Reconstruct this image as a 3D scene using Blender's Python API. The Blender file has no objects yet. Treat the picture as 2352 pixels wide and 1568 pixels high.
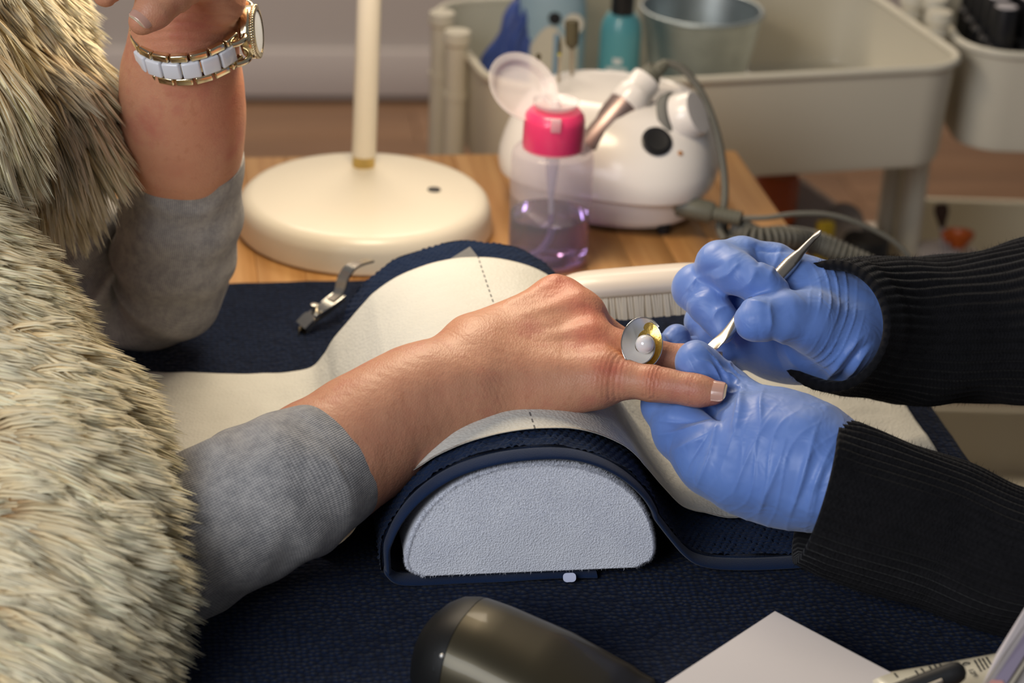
import bpy, bmesh, math, random
import numpy as np
from mathutils import Vector, Matrix, noise as mnoise

random.seed(7)
np.random.seed(7)
SC = bpy.context.scene
COL = SC.collection
PI = math.pi

# ------------------------------------------------------------------ camera
PITCH, ROLL, DIST, FPX = math.radians(25.3), math.radians(2.7), 1.6, 5000.0
FWD = np.array([0, math.cos(PITCH), -math.sin(PITCH)])
_R = np.array([1.0, 0, 0]); _U = np.cross(_R, FWD)
RGT = math.cos(ROLL) * _R + math.sin(ROLL) * _U
UPV = -math.sin(ROLL) * _R + math.cos(ROLL) * _U
CAMP = np.array([0, 0, 0.83]) - DIST * FWD

cam_data = bpy.data.cameras.new('camera')
cam = bpy.data.objects.new('camera', cam_data)
COL.objects.link(cam)
cam.matrix_world = Matrix(((RGT[0], UPV[0], -FWD[0], CAMP[0]), (RGT[1], UPV[1], -FWD[1], CAMP[1]),
                           (RGT[2], UPV[2], -FWD[2], CAMP[2]), (0, 0, 0, 1)))
cam_data.sensor_width = 36.0
cam_data.lens = FPX / 2352.0 * 36.0
cam_data.clip_start = 0.05
cam_data.clip_end = 30
cam_data.dof.use_dof = True
cam_data.dof.focus_distance = 1.47
cam_data.dof.aperture_fstop = 5.6
SC.camera = cam

# ------------------------------------------------------------------ light and exposure
SC.view_settings.view_transform = 'Standard'
SC.view_settings.look = 'None'
SC.view_settings.exposure = 0.0
SC.view_settings.gamma = 1.0
SC.view_settings.use_curve_mapping = False
world = bpy.data.worlds.new('room_light'); SC.world = world
world.use_nodes = True
world.node_tree.nodes['Background'].inputs['Color'].default_value = (0.95, 0.94, 0.97, 1)
world.node_tree.nodes['Background'].inputs['Strength'].default_value = 0.15

def add_area(name, loc, target, size, power, color, size_y=None):
    l = bpy.data.lights.new(name, 'AREA')
    l.energy = power; l.color = color
    l.shape = 'RECTANGLE' if size_y else 'DISK'
    l.size = size
    if size_y: l.size_y = size_y
    o = bpy.data.objects.new(name, l); COL.objects.link(o)
    o.location = loc
    o.rotation_euler = (Vector(target) - Vector(loc)).to_track_quat('-Z', 'Y').to_euler()
    return o

LAMP_HEAD = Vector((-0.10, 0.20, 1.24))
add_area('desk_lamp_light', LAMP_HEAD, (-0.06, 0.13, 0.75), 0.18, 2.45, (1.0, 0.82, 0.58))
add_area('window_light', (-1.5, -2.1, 2.1), (-0.1, 0.0, 0.8), 1.5, 52.0, (0.92, 0.95, 1.0), 1.3)
add_area('rear_wall_fill', (-0.3, 2.0, 2.55), (-0.3, 2.4, 0), 1.2, 36.0, (1.0, 0.86, 0.68), 0.9)  # unseen overhead fill, added and aimed to brighten the rear wall

# ------------------------------------------------------------------ pixel rays to real places
def ray(px, py):
    return FWD + RGT * ((px - 1176) / FPX) - UPV * ((py - 784) / FPX)
def Pz(px, py, z):
    d = ray(px, py); return CAMP + d * ((z - CAMP[2]) / d[2])
def Pw(px, py, w):
    return CAMP + ray(px, py) * w
def depth(p):
    return float((np.asarray(p) - CAMP) @ FWD)
TT = 0.75          # height of the table top
AT = math.radians(10.0)

# ------------------------------------------------------------------ object helpers
def tag(o, label=None, cat=None, group=None, kind=None):
    if label: o['label'] = label
    if cat: o['category'] = cat
    if group: o['group'] = group
    if kind: o['kind'] = kind
    return o
def empty(name, loc, label, cat, group=None, rz=0.0):
    o = bpy.data.objects.new(name, None); COL.objects.link(o)
    o.empty_display_size = 0.02
    o.location = Vector(loc); o.rotation_euler = (0, 0, rz)
    tag(o, label, cat, group)
    bpy.context.view_layer.update()
    return o
def link_mesh(name, me, mat=None, parent=None, smooth=True):
    if mat is not None: me.materials.append(mat)
    o = bpy.data.objects.new(name, me); COL.objects.link(o)
    if smooth: me.polygons.foreach_set('use_smooth', np.ones(len(me.polygons), bool))
    if parent is not None:
        o.parent = parent
        o.matrix_parent_inverse = world_of(parent).inverted()
    return o
def world_of(o):
    m = Matrix.LocRotScale(o.location, o.rotation_euler, o.scale)
    if o.parent is not None:
        m = world_of(o.parent) @ o.matrix_parent_inverse @ m
    return m
def copy_tree(o, parent=None):
    c = o.copy(); COL.objects.link(c)
    if parent is not None:
        c.parent = parent; c.matrix_parent_inverse = o.matrix_parent_inverse.copy()
    for ch in o.children: copy_tree(ch, c)
    return c
def mesh_np(name, V, F, uv=None, cols=None):
    """V (n,3), F (m,4) or (m,3) arrays"""
    me = bpy.data.meshes.new(name)
    V = np.asarray(V, np.float32); F = np.asarray(F, np.int32)
    k = F.shape[1]
    me.vertices.add(len(V)); me.vertices.foreach_set('co', V.ravel())
    me.loops.add(F.size); me.loops.foreach_set('vertex_index', F.ravel())
    me.polygons.add(len(F))
    me.polygons.foreach_set('loop_start', np.arange(0, F.size, k, dtype=np.int32))
    me.polygons.foreach_set('loop_total', np.full(len(F), k, np.int32))
    if uv is not None:
        l = me.uv_layers.new(name='UVMap')
        l.data.foreach_set('uv', np.asarray(uv, np.float32)[F.ravel()].ravel())
    if cols is not None:
        a = me.color_attributes.new('tint', 'FLOAT_COLOR', 'POINT')
        a.data.foreach_set('color', np.asarray(cols, np.float32).ravel())
    me.update(calc_edges=True); me.validate()
    return me
def bm_obj(name, bm, mat=None, parent=None, smooth=True):
    me = bpy.data.meshes.new(name)
    bmesh.ops.recalc_face_normals(bm, faces=bm.faces)
    bm.to_mesh(me); bm.free()
    return link_mesh(name, me, mat, parent, smooth)
def sharp_by_angle(o, deg=35):
    o.data.set_sharp_from_angle(angle=math.radians(deg)); return o

def add_box(bm, size, M=Matrix(), bevel=0.0, seg=2):
    r = bmesh.ops.create_cube(bm, size=1.0)
    vs = r['verts']
    bmesh.ops.scale(bm, vec=Vector(size), verts=vs)
    if bevel > 0:
        es = list({e for v in vs for e in v.link_edges})
        r2 = bmesh.ops.bevel(bm, geom=es, offset=bevel, segments=seg, affect='EDGES', profile=0.5)
        vs = list({v for f in r2['faces'] for v in f.verts} | {v for v in vs if v.is_valid})
    bmesh.ops.transform(bm, matrix=M, verts=vs)
def box(name, size, loc, mat, parent=None, rz=0.0, bevel=0.002, seg=2, rot=None):
    bm = bmesh.new()
    M = Matrix.Translation(Vector(loc)) @ (rot if rot is not None else Matrix.Rotation(rz, 4, 'Z'))
    add_box(bm, size, M, bevel, seg)
    return sharp_by_angle(bm_obj(name, bm, mat, parent), 50)
def grid_faces(nu, nv, closed_u=False):
    """index grid: v-rows of nu points"""
    iu = np.arange(nu if closed_u else nu - 1); iv = np.arange(nv - 1)
    a, b = np.meshgrid(iu, iv)
    a = a.ravel(); b = b.ravel(); a2 = (a + 1) % nu
    return np.stack([b * nu + a, b * nu + a2, (b + 1) * nu + a2, (b + 1) * nu + a], 1)
def lathe(name, prof, M, mat, parent=None, n=48, sx=1.0, sy=1.0, angle=35):
    """prof: list of (r, z); M places the local z axis"""
    V = []
    for r, z in prof:
        a = np.arange(n) * 2 * PI / n
        V.append(np.stack([np.cos(a) * r * sx, np.sin(a) * r * sy, np.full(n, z)], 1))
    V = np.concatenate(V)
    Mn = np.array(M)
    V = V @ Mn[:3, :3].T + Mn[:3, 3]
    F = grid_faces(n, len(prof), True)
    me = mesh_np(name, V, F)
    bm = bmesh.new(); bm.from_mesh(me)
    bmesh.ops.remove_doubles(bm, verts=bm.verts, dist=1e-6)
    bpy.data.meshes.remove(me)
    return sharp_by_angle(bm_obj(name, bm, mat, parent), angle)
def frame_to(p, d, roll=0.0):
    """matrix whose z axis points along d, at p"""
    q = Vector(d).to_track_quat('Z', 'Y')
    return Matrix.Translation(Vector(p)) @ q.to_matrix().to_4x4() @ Matrix.Rotation(roll, 4, 'Z')
def catmull(pts, n=8):
    P = [np.asarray(p, float) for p in pts]
    P = [2 * P[0] - P[1]] + P + [2 * P[-1] - P[-2]]
    out = []
    for i in range(1, len(P) - 2):
        for j in range(n):
            t = j / n
            a, b, c, d = P[i - 1], P[i], P[i + 1], P[i + 2]
            out.append(0.5 * ((2 * b) + (-a + c) * t + (2 * a - 5 * b + 4 * c - d) * t * t + (-a + 3 * b - 3 * c + d) * t ** 3))
    out.append(P[-2])
    return np.array(out)
def sweep(path, radii, nseg=16, up=(0, 0, 1), disp=None, cap=True):
    """tube along a path with radii (scalar or per point); returns V, F, uv"""
    path = np.asarray(path, float); n = len(path)
    radii = np.broadcast_to(np.asarray(radii, float), (n,)) if np.ndim(radii) < 2 else np.asarray(radii, float)
    T = np.gradient(path, axis=0); T /= np.linalg.norm(T, axis=1)[:, None] + 1e-12
    N = np.zeros((n, 3)); u = np.asarray(up, float)
    u = u - T[0] * (u @ T[0])
    if np.linalg.norm(u) < 1e-4: u = np.cross(T[0], [1, 0, 0.3])
    N[0] = u / np.linalg.norm(u)
    for i in range(1, n):
        v = N[i - 1] - T[i] * (N[i - 1] @ T[i]); N[i] = v / np.linalg.norm(v)
    B = np.cross(T, N)
    a = np.arange(nseg) * 2 * PI / nseg
    r = radii[:, None] * np.ones((1, nseg)) if radii.ndim == 1 else None
    L = np.concatenate([[0], np.cumsum(np.linalg.norm(np.diff(path, axis=0), axis=1))])
    if disp is not None:
        A, LL = np.meshgrid(a, L)
        r = r + disp(A, LL, r)
    V = path[:, None, :] + r[:, :, None] * (np.cos(a)[None, :, None] * N[:, None, :] + np.sin(a)[None, :, None] * B[:, None, :])
    V = V.reshape(-1, 3)
    F = grid_faces(nseg, n, True)
    uv = np.stack([np.tile(a / (2 * PI), n), np.repeat(L, nseg)], 1)
    return V, F, uv
def tube(name, path, radii, mat, parent=None, nseg=12, up=(0, 0, 1), disp=None, cap=True):
    V, F, uv = sweep(path, radii, nseg, up, disp)
    n = len(path)
    if cap:
        V = np.concatenate([V, [np.asarray(path[0])], [np.asarray(path[-1])]])
        c0, c1 = len(V) - 2, len(V) - 1
        b = (n - 1) * nseg
        i = np.arange(nseg); j = (i + 1) % nseg
        F = np.concatenate([F, np.stack([np.full(nseg, c0), j, i, i], 1), np.stack([np.full(nseg, c1), b + i, b + j, b + j], 1)])
        bm = bmesh.new()
        vs = [bm.verts.new(v) for v in V]
        for f in F:
            idx = list(dict.fromkeys(f.tolist()))
            if len(idx) >= 3: bm.faces.new([vs[k] for k in idx])
        return sharp_by_angle(bm_obj(name, bm, mat, parent), 50)
    return link_mesh(name, mesh_np(name, V, F, uv), mat, parent)
def prism(name, outline, h, M, mat, parent=None, bevel=0.0, smooth=True, angle=40):
    """extrude a 2-D outline (x, y) by h along z, placed by M"""
    bm = bmesh.new()
    lo = [bm.verts.new((x, y, 0)) for x, y in outline]
    hi = [bm.verts.new((x, y, h)) for x, y in outline]
    n = len(lo)
    bm.faces.new(lo[::-1]); bm.faces.new(hi)
    for i in range(n): bm.faces.new((lo[i], lo[(i + 1) % n], hi[(i + 1) % n], hi[i]))
    if bevel > 0:
        es = [e for e in bm.edges if abs(e.verts[0].co.z - e.verts[1].co.z) < 1e-9]
        bmesh.ops.bevel(bm, geom=es, offset=bevel, segments=2, affect='EDGES', profile=0.5)
    bmesh.ops.transform(bm, matrix=M, verts=bm.verts)
    return sharp_by_angle(bm_obj(name, bm, mat, parent, smooth), angle)
def rrect(w, h, r, n=6):
    pts = []
    for cx, cy, a0 in ((w / 2 - r, h / 2 - r, 0), (-w / 2 + r, h / 2 - r, 90), (-w / 2 + r, -h / 2 + r, 180), (w / 2 - r, -h / 2 + r, 270)):
        for i in range(n + 1):
            a = math.radians(a0 + 90 * i / n); pts.append((cx + r * math.cos(a), cy + r * math.sin(a)))
    return pts

# ------------------------------------------------------------------ implicit surfaces (for bodies, hands, gloves)
class Field:
    def __init__(s, lo, hi, h):
        s.lo = np.asarray(lo, float); s.h = h
        s.n = np.ceil((np.asarray(hi) - s.lo) / h).astype(int) + 1
        s.D = np.full(s.n, 1.0, np.float32)
    def _block(s, lo, hi):
        a = np.clip(np.floor((lo - s.lo) / s.h).astype(int), 0, s.n)
        b = np.clip(np.ceil((hi - s.lo) / s.h).astype(int) + 1, 0, s.n)
        return a, b
    def cone(s, a, b, ra, rb, k=0.008, cut=False, flat=None):
        a = np.asarray(a, float); b = np.asarray(b, float)
        m = max(ra, rb) + k + 3 * s.h
        i, j = s._block(np.minimum(a, b) - m, np.maximum(a, b) + m)
        if (j <= i).any(): return
        X = [(np.arange(i[q], j[q]) * s.h + s.lo[q]).astype(np.float32) for q in range(3)]
        gx = X[0][:, None, None] - a[0]; gy = X[1][None, :, None] - a[1]; gz = X[2][None, None, :] - a[2]
        d = b - a; L2 = float(d @ d) + 1e-12
        t = np.clip((gx * d[0] + gy * d[1] + gz * d[2]) / L2, 0, 1)
        ex = gx - t * d[0]; ey = gy - t * d[1]; ez = gz - t * d[2]
        q = np.sqrt(ex * ex + ey * ey + ez * ez)
        if flat is not None:                       # flatten across a direction: (axis, factor)
            ax, f = np.asarray(flat[0], float), flat[1]
            c = ex * ax[0] + ey * ax[1] + ez * ax[2]
            q = np.sqrt(np.maximum(q * q - c * c, 0) + (c * f) ** 2)
        q = q - (ra + (rb - ra) * t)
        blk = s.D[i[0]:j[0], i[1]:j[1], i[2]:j[2]]
        if cut:
            hh = np.maximum(k - np.abs(blk + q), 0) / k
            blk[...] = np.maximum(blk, -q) + hh * hh * k * 0.25
        else:
            hh = np.maximum(k - np.abs(blk - q), 0) / k
            blk[...] = np.minimum(blk, q) - hh * hh * k * 0.25
    def chain(s, pts, rs, k=0.008, flat=None):
        for p, q, r1, r2 in zip(pts[:-1], pts[1:], rs[:-1], rs[1:]): s.cone(p, q, r1, r2, k, flat=flat)
    def mesh(s):
        D = s.D; n = s.n
        ins = D < 0
        c = np.zeros(n - 1, np.int8)
        for dx in (0, 1):
            for dy in (0, 1):
                for dz in (0, 1):
                    c += ins[dx:n[0] - 1 + dx, dy:n[1] - 1 + dy, dz:n[2] - 1 + dz]
        act = (c > 0) & (c < 8)
        I = np.argwhere(act)
        idx = np.full(n - 1, -1, np.int32); idx[act] = np.arange(len(I))
        acc = np.zeros((len(I), 3)); cnt = np.zeros(len(I))
        cor = [(x, y, z) for x in (0, 1) for y in (0, 1) for z in (0, 1)]
        val = {q: D[I[:, 0] + q[0], I[:, 1] + q[1], I[:, 2] + q[2]] for q in cor}
        for q in cor:
            for ax in range(3):
                if q[ax]: continue
                p = list(q); p[ax] = 1; p = tuple(p)
                v0, v1 = val[q], val[p]
                m = (v0 < 0) != (v1 < 0)
                t = np.where(m, v0 / np.where(m, v0 - v1, 1), 0)
                pt = np.tile(np.array(q, float), (len(I), 1)); pt[:, ax] += t
                acc[m] += pt[m]; cnt[m] += 1
        V = (I + acc / cnt[:, None]) * s.h + s.lo
        Fs = []
        for ax in range(3):
            o1, o2 = [(1, 2), (2, 0), (0, 1)][ax]
            sl0 = [slice(1, m - 1) for m in n]; sl1 = list(sl0)
            sl0[ax] = slice(0, n[ax] - 1); sl1[ax] = slice(1, n[ax])
            A = ins[tuple(sl0)]; B = ins[tuple(sl1)]
            for flip, msk in ((False, A & ~B), (True, ~A & B)):
                E = np.argwhere(msk)
                if not len(E): continue
                off = np.ones(3, int); off[ax] = 0
                E = E + off
                e1 = np.zeros(3, int); e1[o1] = 1; e2 = np.zeros(3, int); e2[o2] = 1
                g = lambda P: idx[P[:, 0], P[:, 1], P[:, 2]]
                quad = np.stack([g(E - e1 - e2), g(E - e2), g(E), g(E - e1)], 1)
                Fs.append(quad[:, ::-1] if flip else quad)
        F = np.concatenate(Fs)
        F = F[(F >= 0).all(1)]
        return V, F
def relax(V, F, it=2, lam=0.5):
    for _ in range(it):
        acc = np.zeros_like(V); cnt = np.zeros(len(V))
        for i in range(4):
            a, b = F[:, i], F[:, (i + 1) % 4]
            for q in range(3):
                acc[:, q] += np.bincount(a, V[b, q], len(V)) + np.bincount(b, V[a, q], len(V))
            cnt += np.bincount(a, minlength=len(V)) + np.bincount(b, minlength=len(V))
        V = V + lam * (acc / cnt[:, None] - V)
    return V
def normals(V, F):
    fn = np.cross(V[F[:, 2]] - V[F[:, 0]], V[F[:, 3]] - V[F[:, 1]])
    N = np.zeros_like(V)
    for i in range(4):
        for q in range(3): N[:, q] += np.bincount(F[:, i], fn[:, q], len(V))
    return N / (np.linalg.norm(N, axis=1)[:, None] + 1e-12)
_rng = np.random.RandomState(3)
_W = _rng.normal(size=(24, 3)); _W /= np.linalg.norm(_W, axis=1)[:, None]
_PH = _rng.uniform(0, 6.28, 24)
def wob(V, scale, seed=0):
    """cheap smooth noise in -1..1"""
    o = 0
    for i in range(8):
        w = _W[(i + seed * 5) % 24] * (1 + 0.35 * ((i * 7 + seed) % 5))
        o = o + np.sin(V @ w * (2 * PI / scale) * 0.5 + _PH[(i * 3 + seed) % 24])
    return o / 4.0

# ------------------------------------------------------------------ materials
def _new(name):
    m = bpy.data.materials.new(name); m.use_nodes = True
    nt = m.node_tree; b = nt.nodes['Principled BSDF']
    return m, nt, b
def N(nt, typ, **kw):
    n = nt.nodes.new(typ)
    for k, v in kw.items():
        if k in n.inputs.keys() if hasattr(n.inputs, 'keys') else False: n.inputs[k].default_value = v
        else: setattr(n, k, v)
    return n
def mat(name, col, rough=0.5, metal=0.0, spec=0.5, coat=0.0, var=0.0, vscale=30.0, bump=0.0, bscale=200.0, sss=0.0, sheen=0.0, trans=0.0, ior=1.45, emit=None, estr=0.0, bdist=0.001):
    m, nt, b = _new(name)
    c = (*col, 1)
    b.inputs['Base Color'].default_value = c
    b.inputs['Roughness'].default_value = rough
    b.inputs['Metallic'].default_value = metal
    b.inputs['Specular IOR Level'].default_value = spec
    b.inputs['Coat Weight'].default_value = coat
    b.inputs['Coat Roughness'].default_value = 0.08
    b.inputs['IOR'].default_value = ior
    b.inputs['Transmission Weight'].default_value = trans
    if sheen: b.inputs['Sheen Weight'].default_value = sheen
    if sss:
        b.inputs['Subsurface Weight'].default_value = sss
        b.inputs['Subsurface Radius'].default_value = (1.0, 0.35, 0.2)
        b.inputs['Subsurface Scale'].default_value = 0.004
    if emit:
        b.inputs['Emission Color'].default_value = (*emit, 1); b.inputs['Emission Strength'].default_value = estr
    tc = N(nt, 'ShaderNodeTexCoord')
    if var:
        t = N(nt, 'ShaderNodeTexNoise'); t.inputs['Scale'].default_value = vscale; t.inputs['Detail'].default_value = 4
        nt.links.new(tc.outputs['Object'], t.inputs['Vector'])
        mx = N(nt, 'ShaderNodeMix', data_type='RGBA')
        mx.inputs[6].default_value = tuple(max(0, x * (1 - var)) for x in col) + (1,)
        mx.inputs[7].default_value = tuple(min(1, x * (1 + var)) for x in col) + (1,)
        nt.links.new(t.outputs['Fac'], mx.inputs[0]); nt.links.new(mx.outputs[2], b.inputs['Base Color'])
    if bump:
        t2 = N(nt, 'ShaderNodeTexNoise'); t2.inputs['Scale'].default_value = bscale; t2.inputs['Detail'].default_value = 3
        nt.links.new(tc.outputs['Object'], t2.inputs['Vector'])
        bp = N(nt, 'ShaderNodeBump'); bp.inputs['Strength'].default_value = bump; bp.inputs['Distance'].default_value = bdist
        nt.links.new(t2.outputs['Fac'], bp.inputs['Height']); nt.links.new(bp.outputs['Normal'], b.inputs['Normal'])
    return m
def ramp(nt, fac, stops):
    r = N(nt, 'ShaderNodeValToRGB')
    el = r.color_ramp.elements
    while len(el) < len(stops): el.new(0.5)
    for e, (p, c) in zip(el, stops):
        e.position = p; e.color = (*c, 1) if len(c) == 3 else c
    nt.links.new(fac, r.inputs['Fac'])
    return r
def math_node(nt, op, a, b=None):
    n = N(nt, 'ShaderNodeMath', operation=op)
    for i, x in enumerate((a, b)):
        if x is None: continue
        if isinstance(x, (int, float)): n.inputs[i].default_value = x
        else: nt.links.new(x, n.inputs[i])
    return n.outputs[0]

def skin_material():
    m, nt, b = _new('skin')
    tc = N(nt, 'ShaderNodeTexCoord')
    t1 = N(nt, 'ShaderNodeTexNoise'); t1.inputs['Scale'].default_value = 26; t1.inputs['Detail'].default_value = 6; t1.inputs['Roughness'].default_value = 0.65
    t2 = N(nt, 'ShaderNodeTexNoise'); t2.inputs['Scale'].default_value = 260; t2.inputs['Detail'].default_value = 3
    t3 = N(nt, 'ShaderNodeTexNoise'); t3.inputs['Scale'].default_value = 120; t3.inputs['Detail'].default_value = 2
    for t in (t1, t2, t3): nt.links.new(tc.outputs['Object'], t.inputs['Vector'])
    base = ramp(nt, t1.outputs['Fac'], [(0.32, (0.53, 0.235, 0.140)), (0.5, (0.56, 0.270, 0.160)), (0.68, (0.50, 0.190, 0.125))])
    fr = ramp(nt, t3.outputs['Fac'], [(0.0, (1, 1, 1)), (0.62, (1, 1, 1)), (0.72, (0.74, 0.60, 0.52)), (1.0, (0.66, 0.5, 0.4))])
    mx = N(nt, 'ShaderNodeMix', data_type='RGBA', blend_type='MULTIPLY'); mx.inputs[0].default_value = 0.3
    nt.links.new(base.outputs[0], mx.inputs[6]); nt.links.new(fr.outputs[0], mx.inputs[7])
    mt = N(nt, 'ShaderNodeAttribute'); mt.attribute_name = 'tint'
    mx2 = N(nt, 'ShaderNodeMix', data_type='RGBA', blend_type='MULTIPLY'); mx2.inputs[0].default_value = 1.0
    nt.links.new(mx.outputs[2], mx2.inputs[6]); nt.links.new(mt.outputs['Color'], mx2.inputs[7])
    nt.links.new(mx2.outputs[2], b.inputs['Base Color'])
    b.inputs['Roughness'].default_value = 0.48
    b.inputs['Specular IOR Level'].default_value = 0.40
    b.inputs['Subsurface Weight'].default_value = 0.18
    b.inputs['Subsurface Radius'].default_value = (1.0, 0.35, 0.2)
    b.inputs['Subsurface Scale'].default_value = 0.004
    vo = N(nt, 'ShaderNodeTexVoronoi'); vo.inputs['Scale'].default_value = 750
    mp = N(nt, 'ShaderNodeMapping'); mp.inputs['Scale'].default_value = (1.0, 0.55, 1.0); mp.inputs['Rotation'].default_value = (0, 0, 0.5)
    nt.links.new(tc.outputs['Object'], mp.inputs['Vector']); nt.links.new(mp.outputs[0], vo.inputs['Vector'])
    h = math_node(nt, 'ADD', math_node(nt, 'MULTIPLY', vo.outputs['Distance'], 0.6), t2.outputs['Fac'])
    bp = N(nt, 'ShaderNodeBump'); bp.inputs['Strength'].default_value = 0.38; bp.inputs['Distance'].default_value = 0.0006
    nt.links.new(h, bp.inputs['Height']); nt.links.new(bp.outputs['Normal'], b.inputs['Normal'])
    return m
def knit_material(name, c1, c2, wales, rows, bump=0.5, dist=0.0006, rough=0.85, mix_scale=40, fleck=0.5, rowamp=0.45, sheen=0.15):
    """fine knit: stitch columns around the tube (uv.x * wales), rows along it (uv.y in metres * rows)"""
    m, nt, b = _new(name)
    uv = N(nt, 'ShaderNodeUVMap')
    sp = N(nt, 'ShaderNodeSeparateXYZ'); nt.links.new(uv.outputs[0], sp.inputs[0])
    u = math_node(nt, 'MULTIPLY', sp.outputs[0], wales * 2 * PI); v = math_node(nt, 'MULTIPLY', sp.outputs[1], rows * 2 * PI)
    su = math_node(nt, 'SINE', u)
    sv = math_node(nt, 'SINE', math_node(nt, 'ADD', v, math_node(nt, 'MULTIPLY', su, 1.4)))
    h = math_node(nt, 'ADD', su, math_node(nt, 'MULTIPLY', sv, rowamp))
    tc = N(nt, 'ShaderNodeTexCoord')
    t = N(nt, 'ShaderNodeTexNoise'); t.inputs['Scale'].default_value = mix_scale; t.inputs['Detail'].default_value = 8; t.inputs['Roughness'].default_value = 0.8
    nt.links.new(tc.outputs['Object'], t.inputs['Vector'])
    f = math_node(nt, 'ADD', math_node(nt, 'MULTIPLY', h, 0.10 * fleck), t.outputs['Fac'])
    r = ramp(nt, f, [(0.3, c1), (0.7, c2)])
    nt.links.new(r.outputs[0], b.inputs['Base Color'])
    b.inputs['Roughness'].default_value = rough
    b.inputs['Specular IOR Level'].default_value = 0.12
    b.inputs['Sheen Weight'].default_value = sheen
    bp = N(nt, 'ShaderNodeBump'); bp.inputs['Strength'].default_value = bump; bp.inputs['Distance'].default_value = dist
    nt.links.new(h, bp.inputs['Height']); nt.links.new(bp.outputs['Normal'], b.inputs['Normal'])
    return m
def glove_material():
    m, nt, b = _new('blue_nitrile')
    tc = N(nt, 'ShaderNodeTexCoord')
    t = N(nt, 'ShaderNodeTexNoise'); t.inputs['Scale'].default_value = 22; t.inputs['Detail'].default_value = 2
    nt.links.new(tc.outputs['Object'], t.inputs['Vector'])
    r = ramp(nt, t.outputs['Fac'], [(0.3, (0.120, 0.225, 0.58)), (0.7, (0.140, 0.255, 0.62))])
    nt.links.new(r.outputs[0], b.inputs['Base Color'])
    b.inputs['Roughness'].default_value = 0.46
    b.inputs['Specular IOR Level'].default_value = 0.5
    b.inputs['Sheen Weight'].default_value = 0.25
    b.inputs['Subsurface Weight'].default_value = 0.1
    b.inputs['Subsurface Radius'].default_value = (0.4, 0.5, 1.0)
    b.inputs['Subsurface Scale'].default_value = 0.003
    t2 = N(nt, 'ShaderNodeTexNoise'); t2.inputs['Scale'].default_value = 45; t2.inputs['Detail'].default_value = 2; t2.inputs['Distortion'].default_value = 1.2
    nt.links.new(tc.outputs['Object'], t2.inputs['Vector'])
    bp = N(nt, 'ShaderNodeBump'); bp.inputs['Strength'].default_value = 0.30; bp.inputs['Distance'].default_value = 0.005
    nt.links.new(t2.outputs['Fac'], bp.inputs['Height']); nt.links.new(bp.outputs['Normal'], b.inputs['Normal'])
    return m
def terry_material(name, c1, c2, scale=900, bump=0.6, dist=0.0008, sheen=0.4):
    m, nt, b = _new(name)
    tc = N(nt, 'ShaderNodeTexCoord')
    v = N(nt, 'ShaderNodeTexVoronoi'); v.inputs['Scale'].default_value = scale
    t = N(nt, 'ShaderNodeTexNoise'); t.inputs['Scale'].default_value = 35; t.inputs['Detail'].default_value = 5
    nt.links.new(tc.outputs['Object'], v.inputs['Vector']); nt.links.new(tc.outputs['Object'], t.inputs['Vector'])
    r = ramp(nt, t.outputs['Fac'], [(0.3, c1), (0.7, c2)])
    nt.links.new(r.outputs[0], b.inputs['Base Color'])
    b.inputs['Roughness'].default_value = 0.95; b.inputs['Specular IOR Level'].default_value = 0.1
    b.inputs['Sheen Weight'].default_value = sheen
    bp = N(nt, 'ShaderNodeBump'); bp.inputs['Strength'].default_value = bump; bp.inputs['Distance'].default_value = dist
    nt.links.new(v.outputs['Distance'], bp.inputs['Height']); nt.links.new(bp.outputs['Normal'], b.inputs['Normal'])
    return m
def waffle_material(name, c1, c2, pitch=0.0042):
    """chunky stitched cotton: rows of little knots, used where the knots are not built"""
    m, nt, b = _new(name)
    tc = N(nt, 'ShaderNodeTexCoord')
    mp = N(nt, 'ShaderNodeMapping'); mp.inputs['Rotation'].default_value = (0, 0, -AT); mp.inputs['Scale'].default_value = (1 / pitch, 1 / pitch, 1 / pitch)
    nt.links.new(tc.outputs['Object'], mp.inputs['Vector'])
    v = N(nt, 'ShaderNodeTexVoronoi'); v.inputs['Scale'].default_value = 1.0; v.inputs['Randomness'].default_value = 0.55
    nt.links.new(mp.outputs[0], v.inputs['Vector'])
    r = ramp(nt, v.outputs['Distance'], [(0.15, c2), (0.75, c1)])  # gaps between knots coloured darker, their shade put into the cloth
    nt.links.new(r.outputs[0], b.inputs['Base Color'])
    b.inputs['Roughness'].default_value = 0.95; b.inputs['Specular IOR Level'].default_value = 0.06; b.inputs['Sheen Weight'].default_value = 0.05
    h = math_node(nt, 'MULTIPLY', v.outputs['Distance'], -1.0)
    bp = N(nt, 'ShaderNodeBump'); bp.inputs['Strength'].default_value = 0.9; bp.inputs['Distance'].default_value = 0.0022
    nt.links.new(h, bp.inputs['Height']); nt.links.new(bp.outputs['Normal'], b.inputs['Normal'])
    return m
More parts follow.
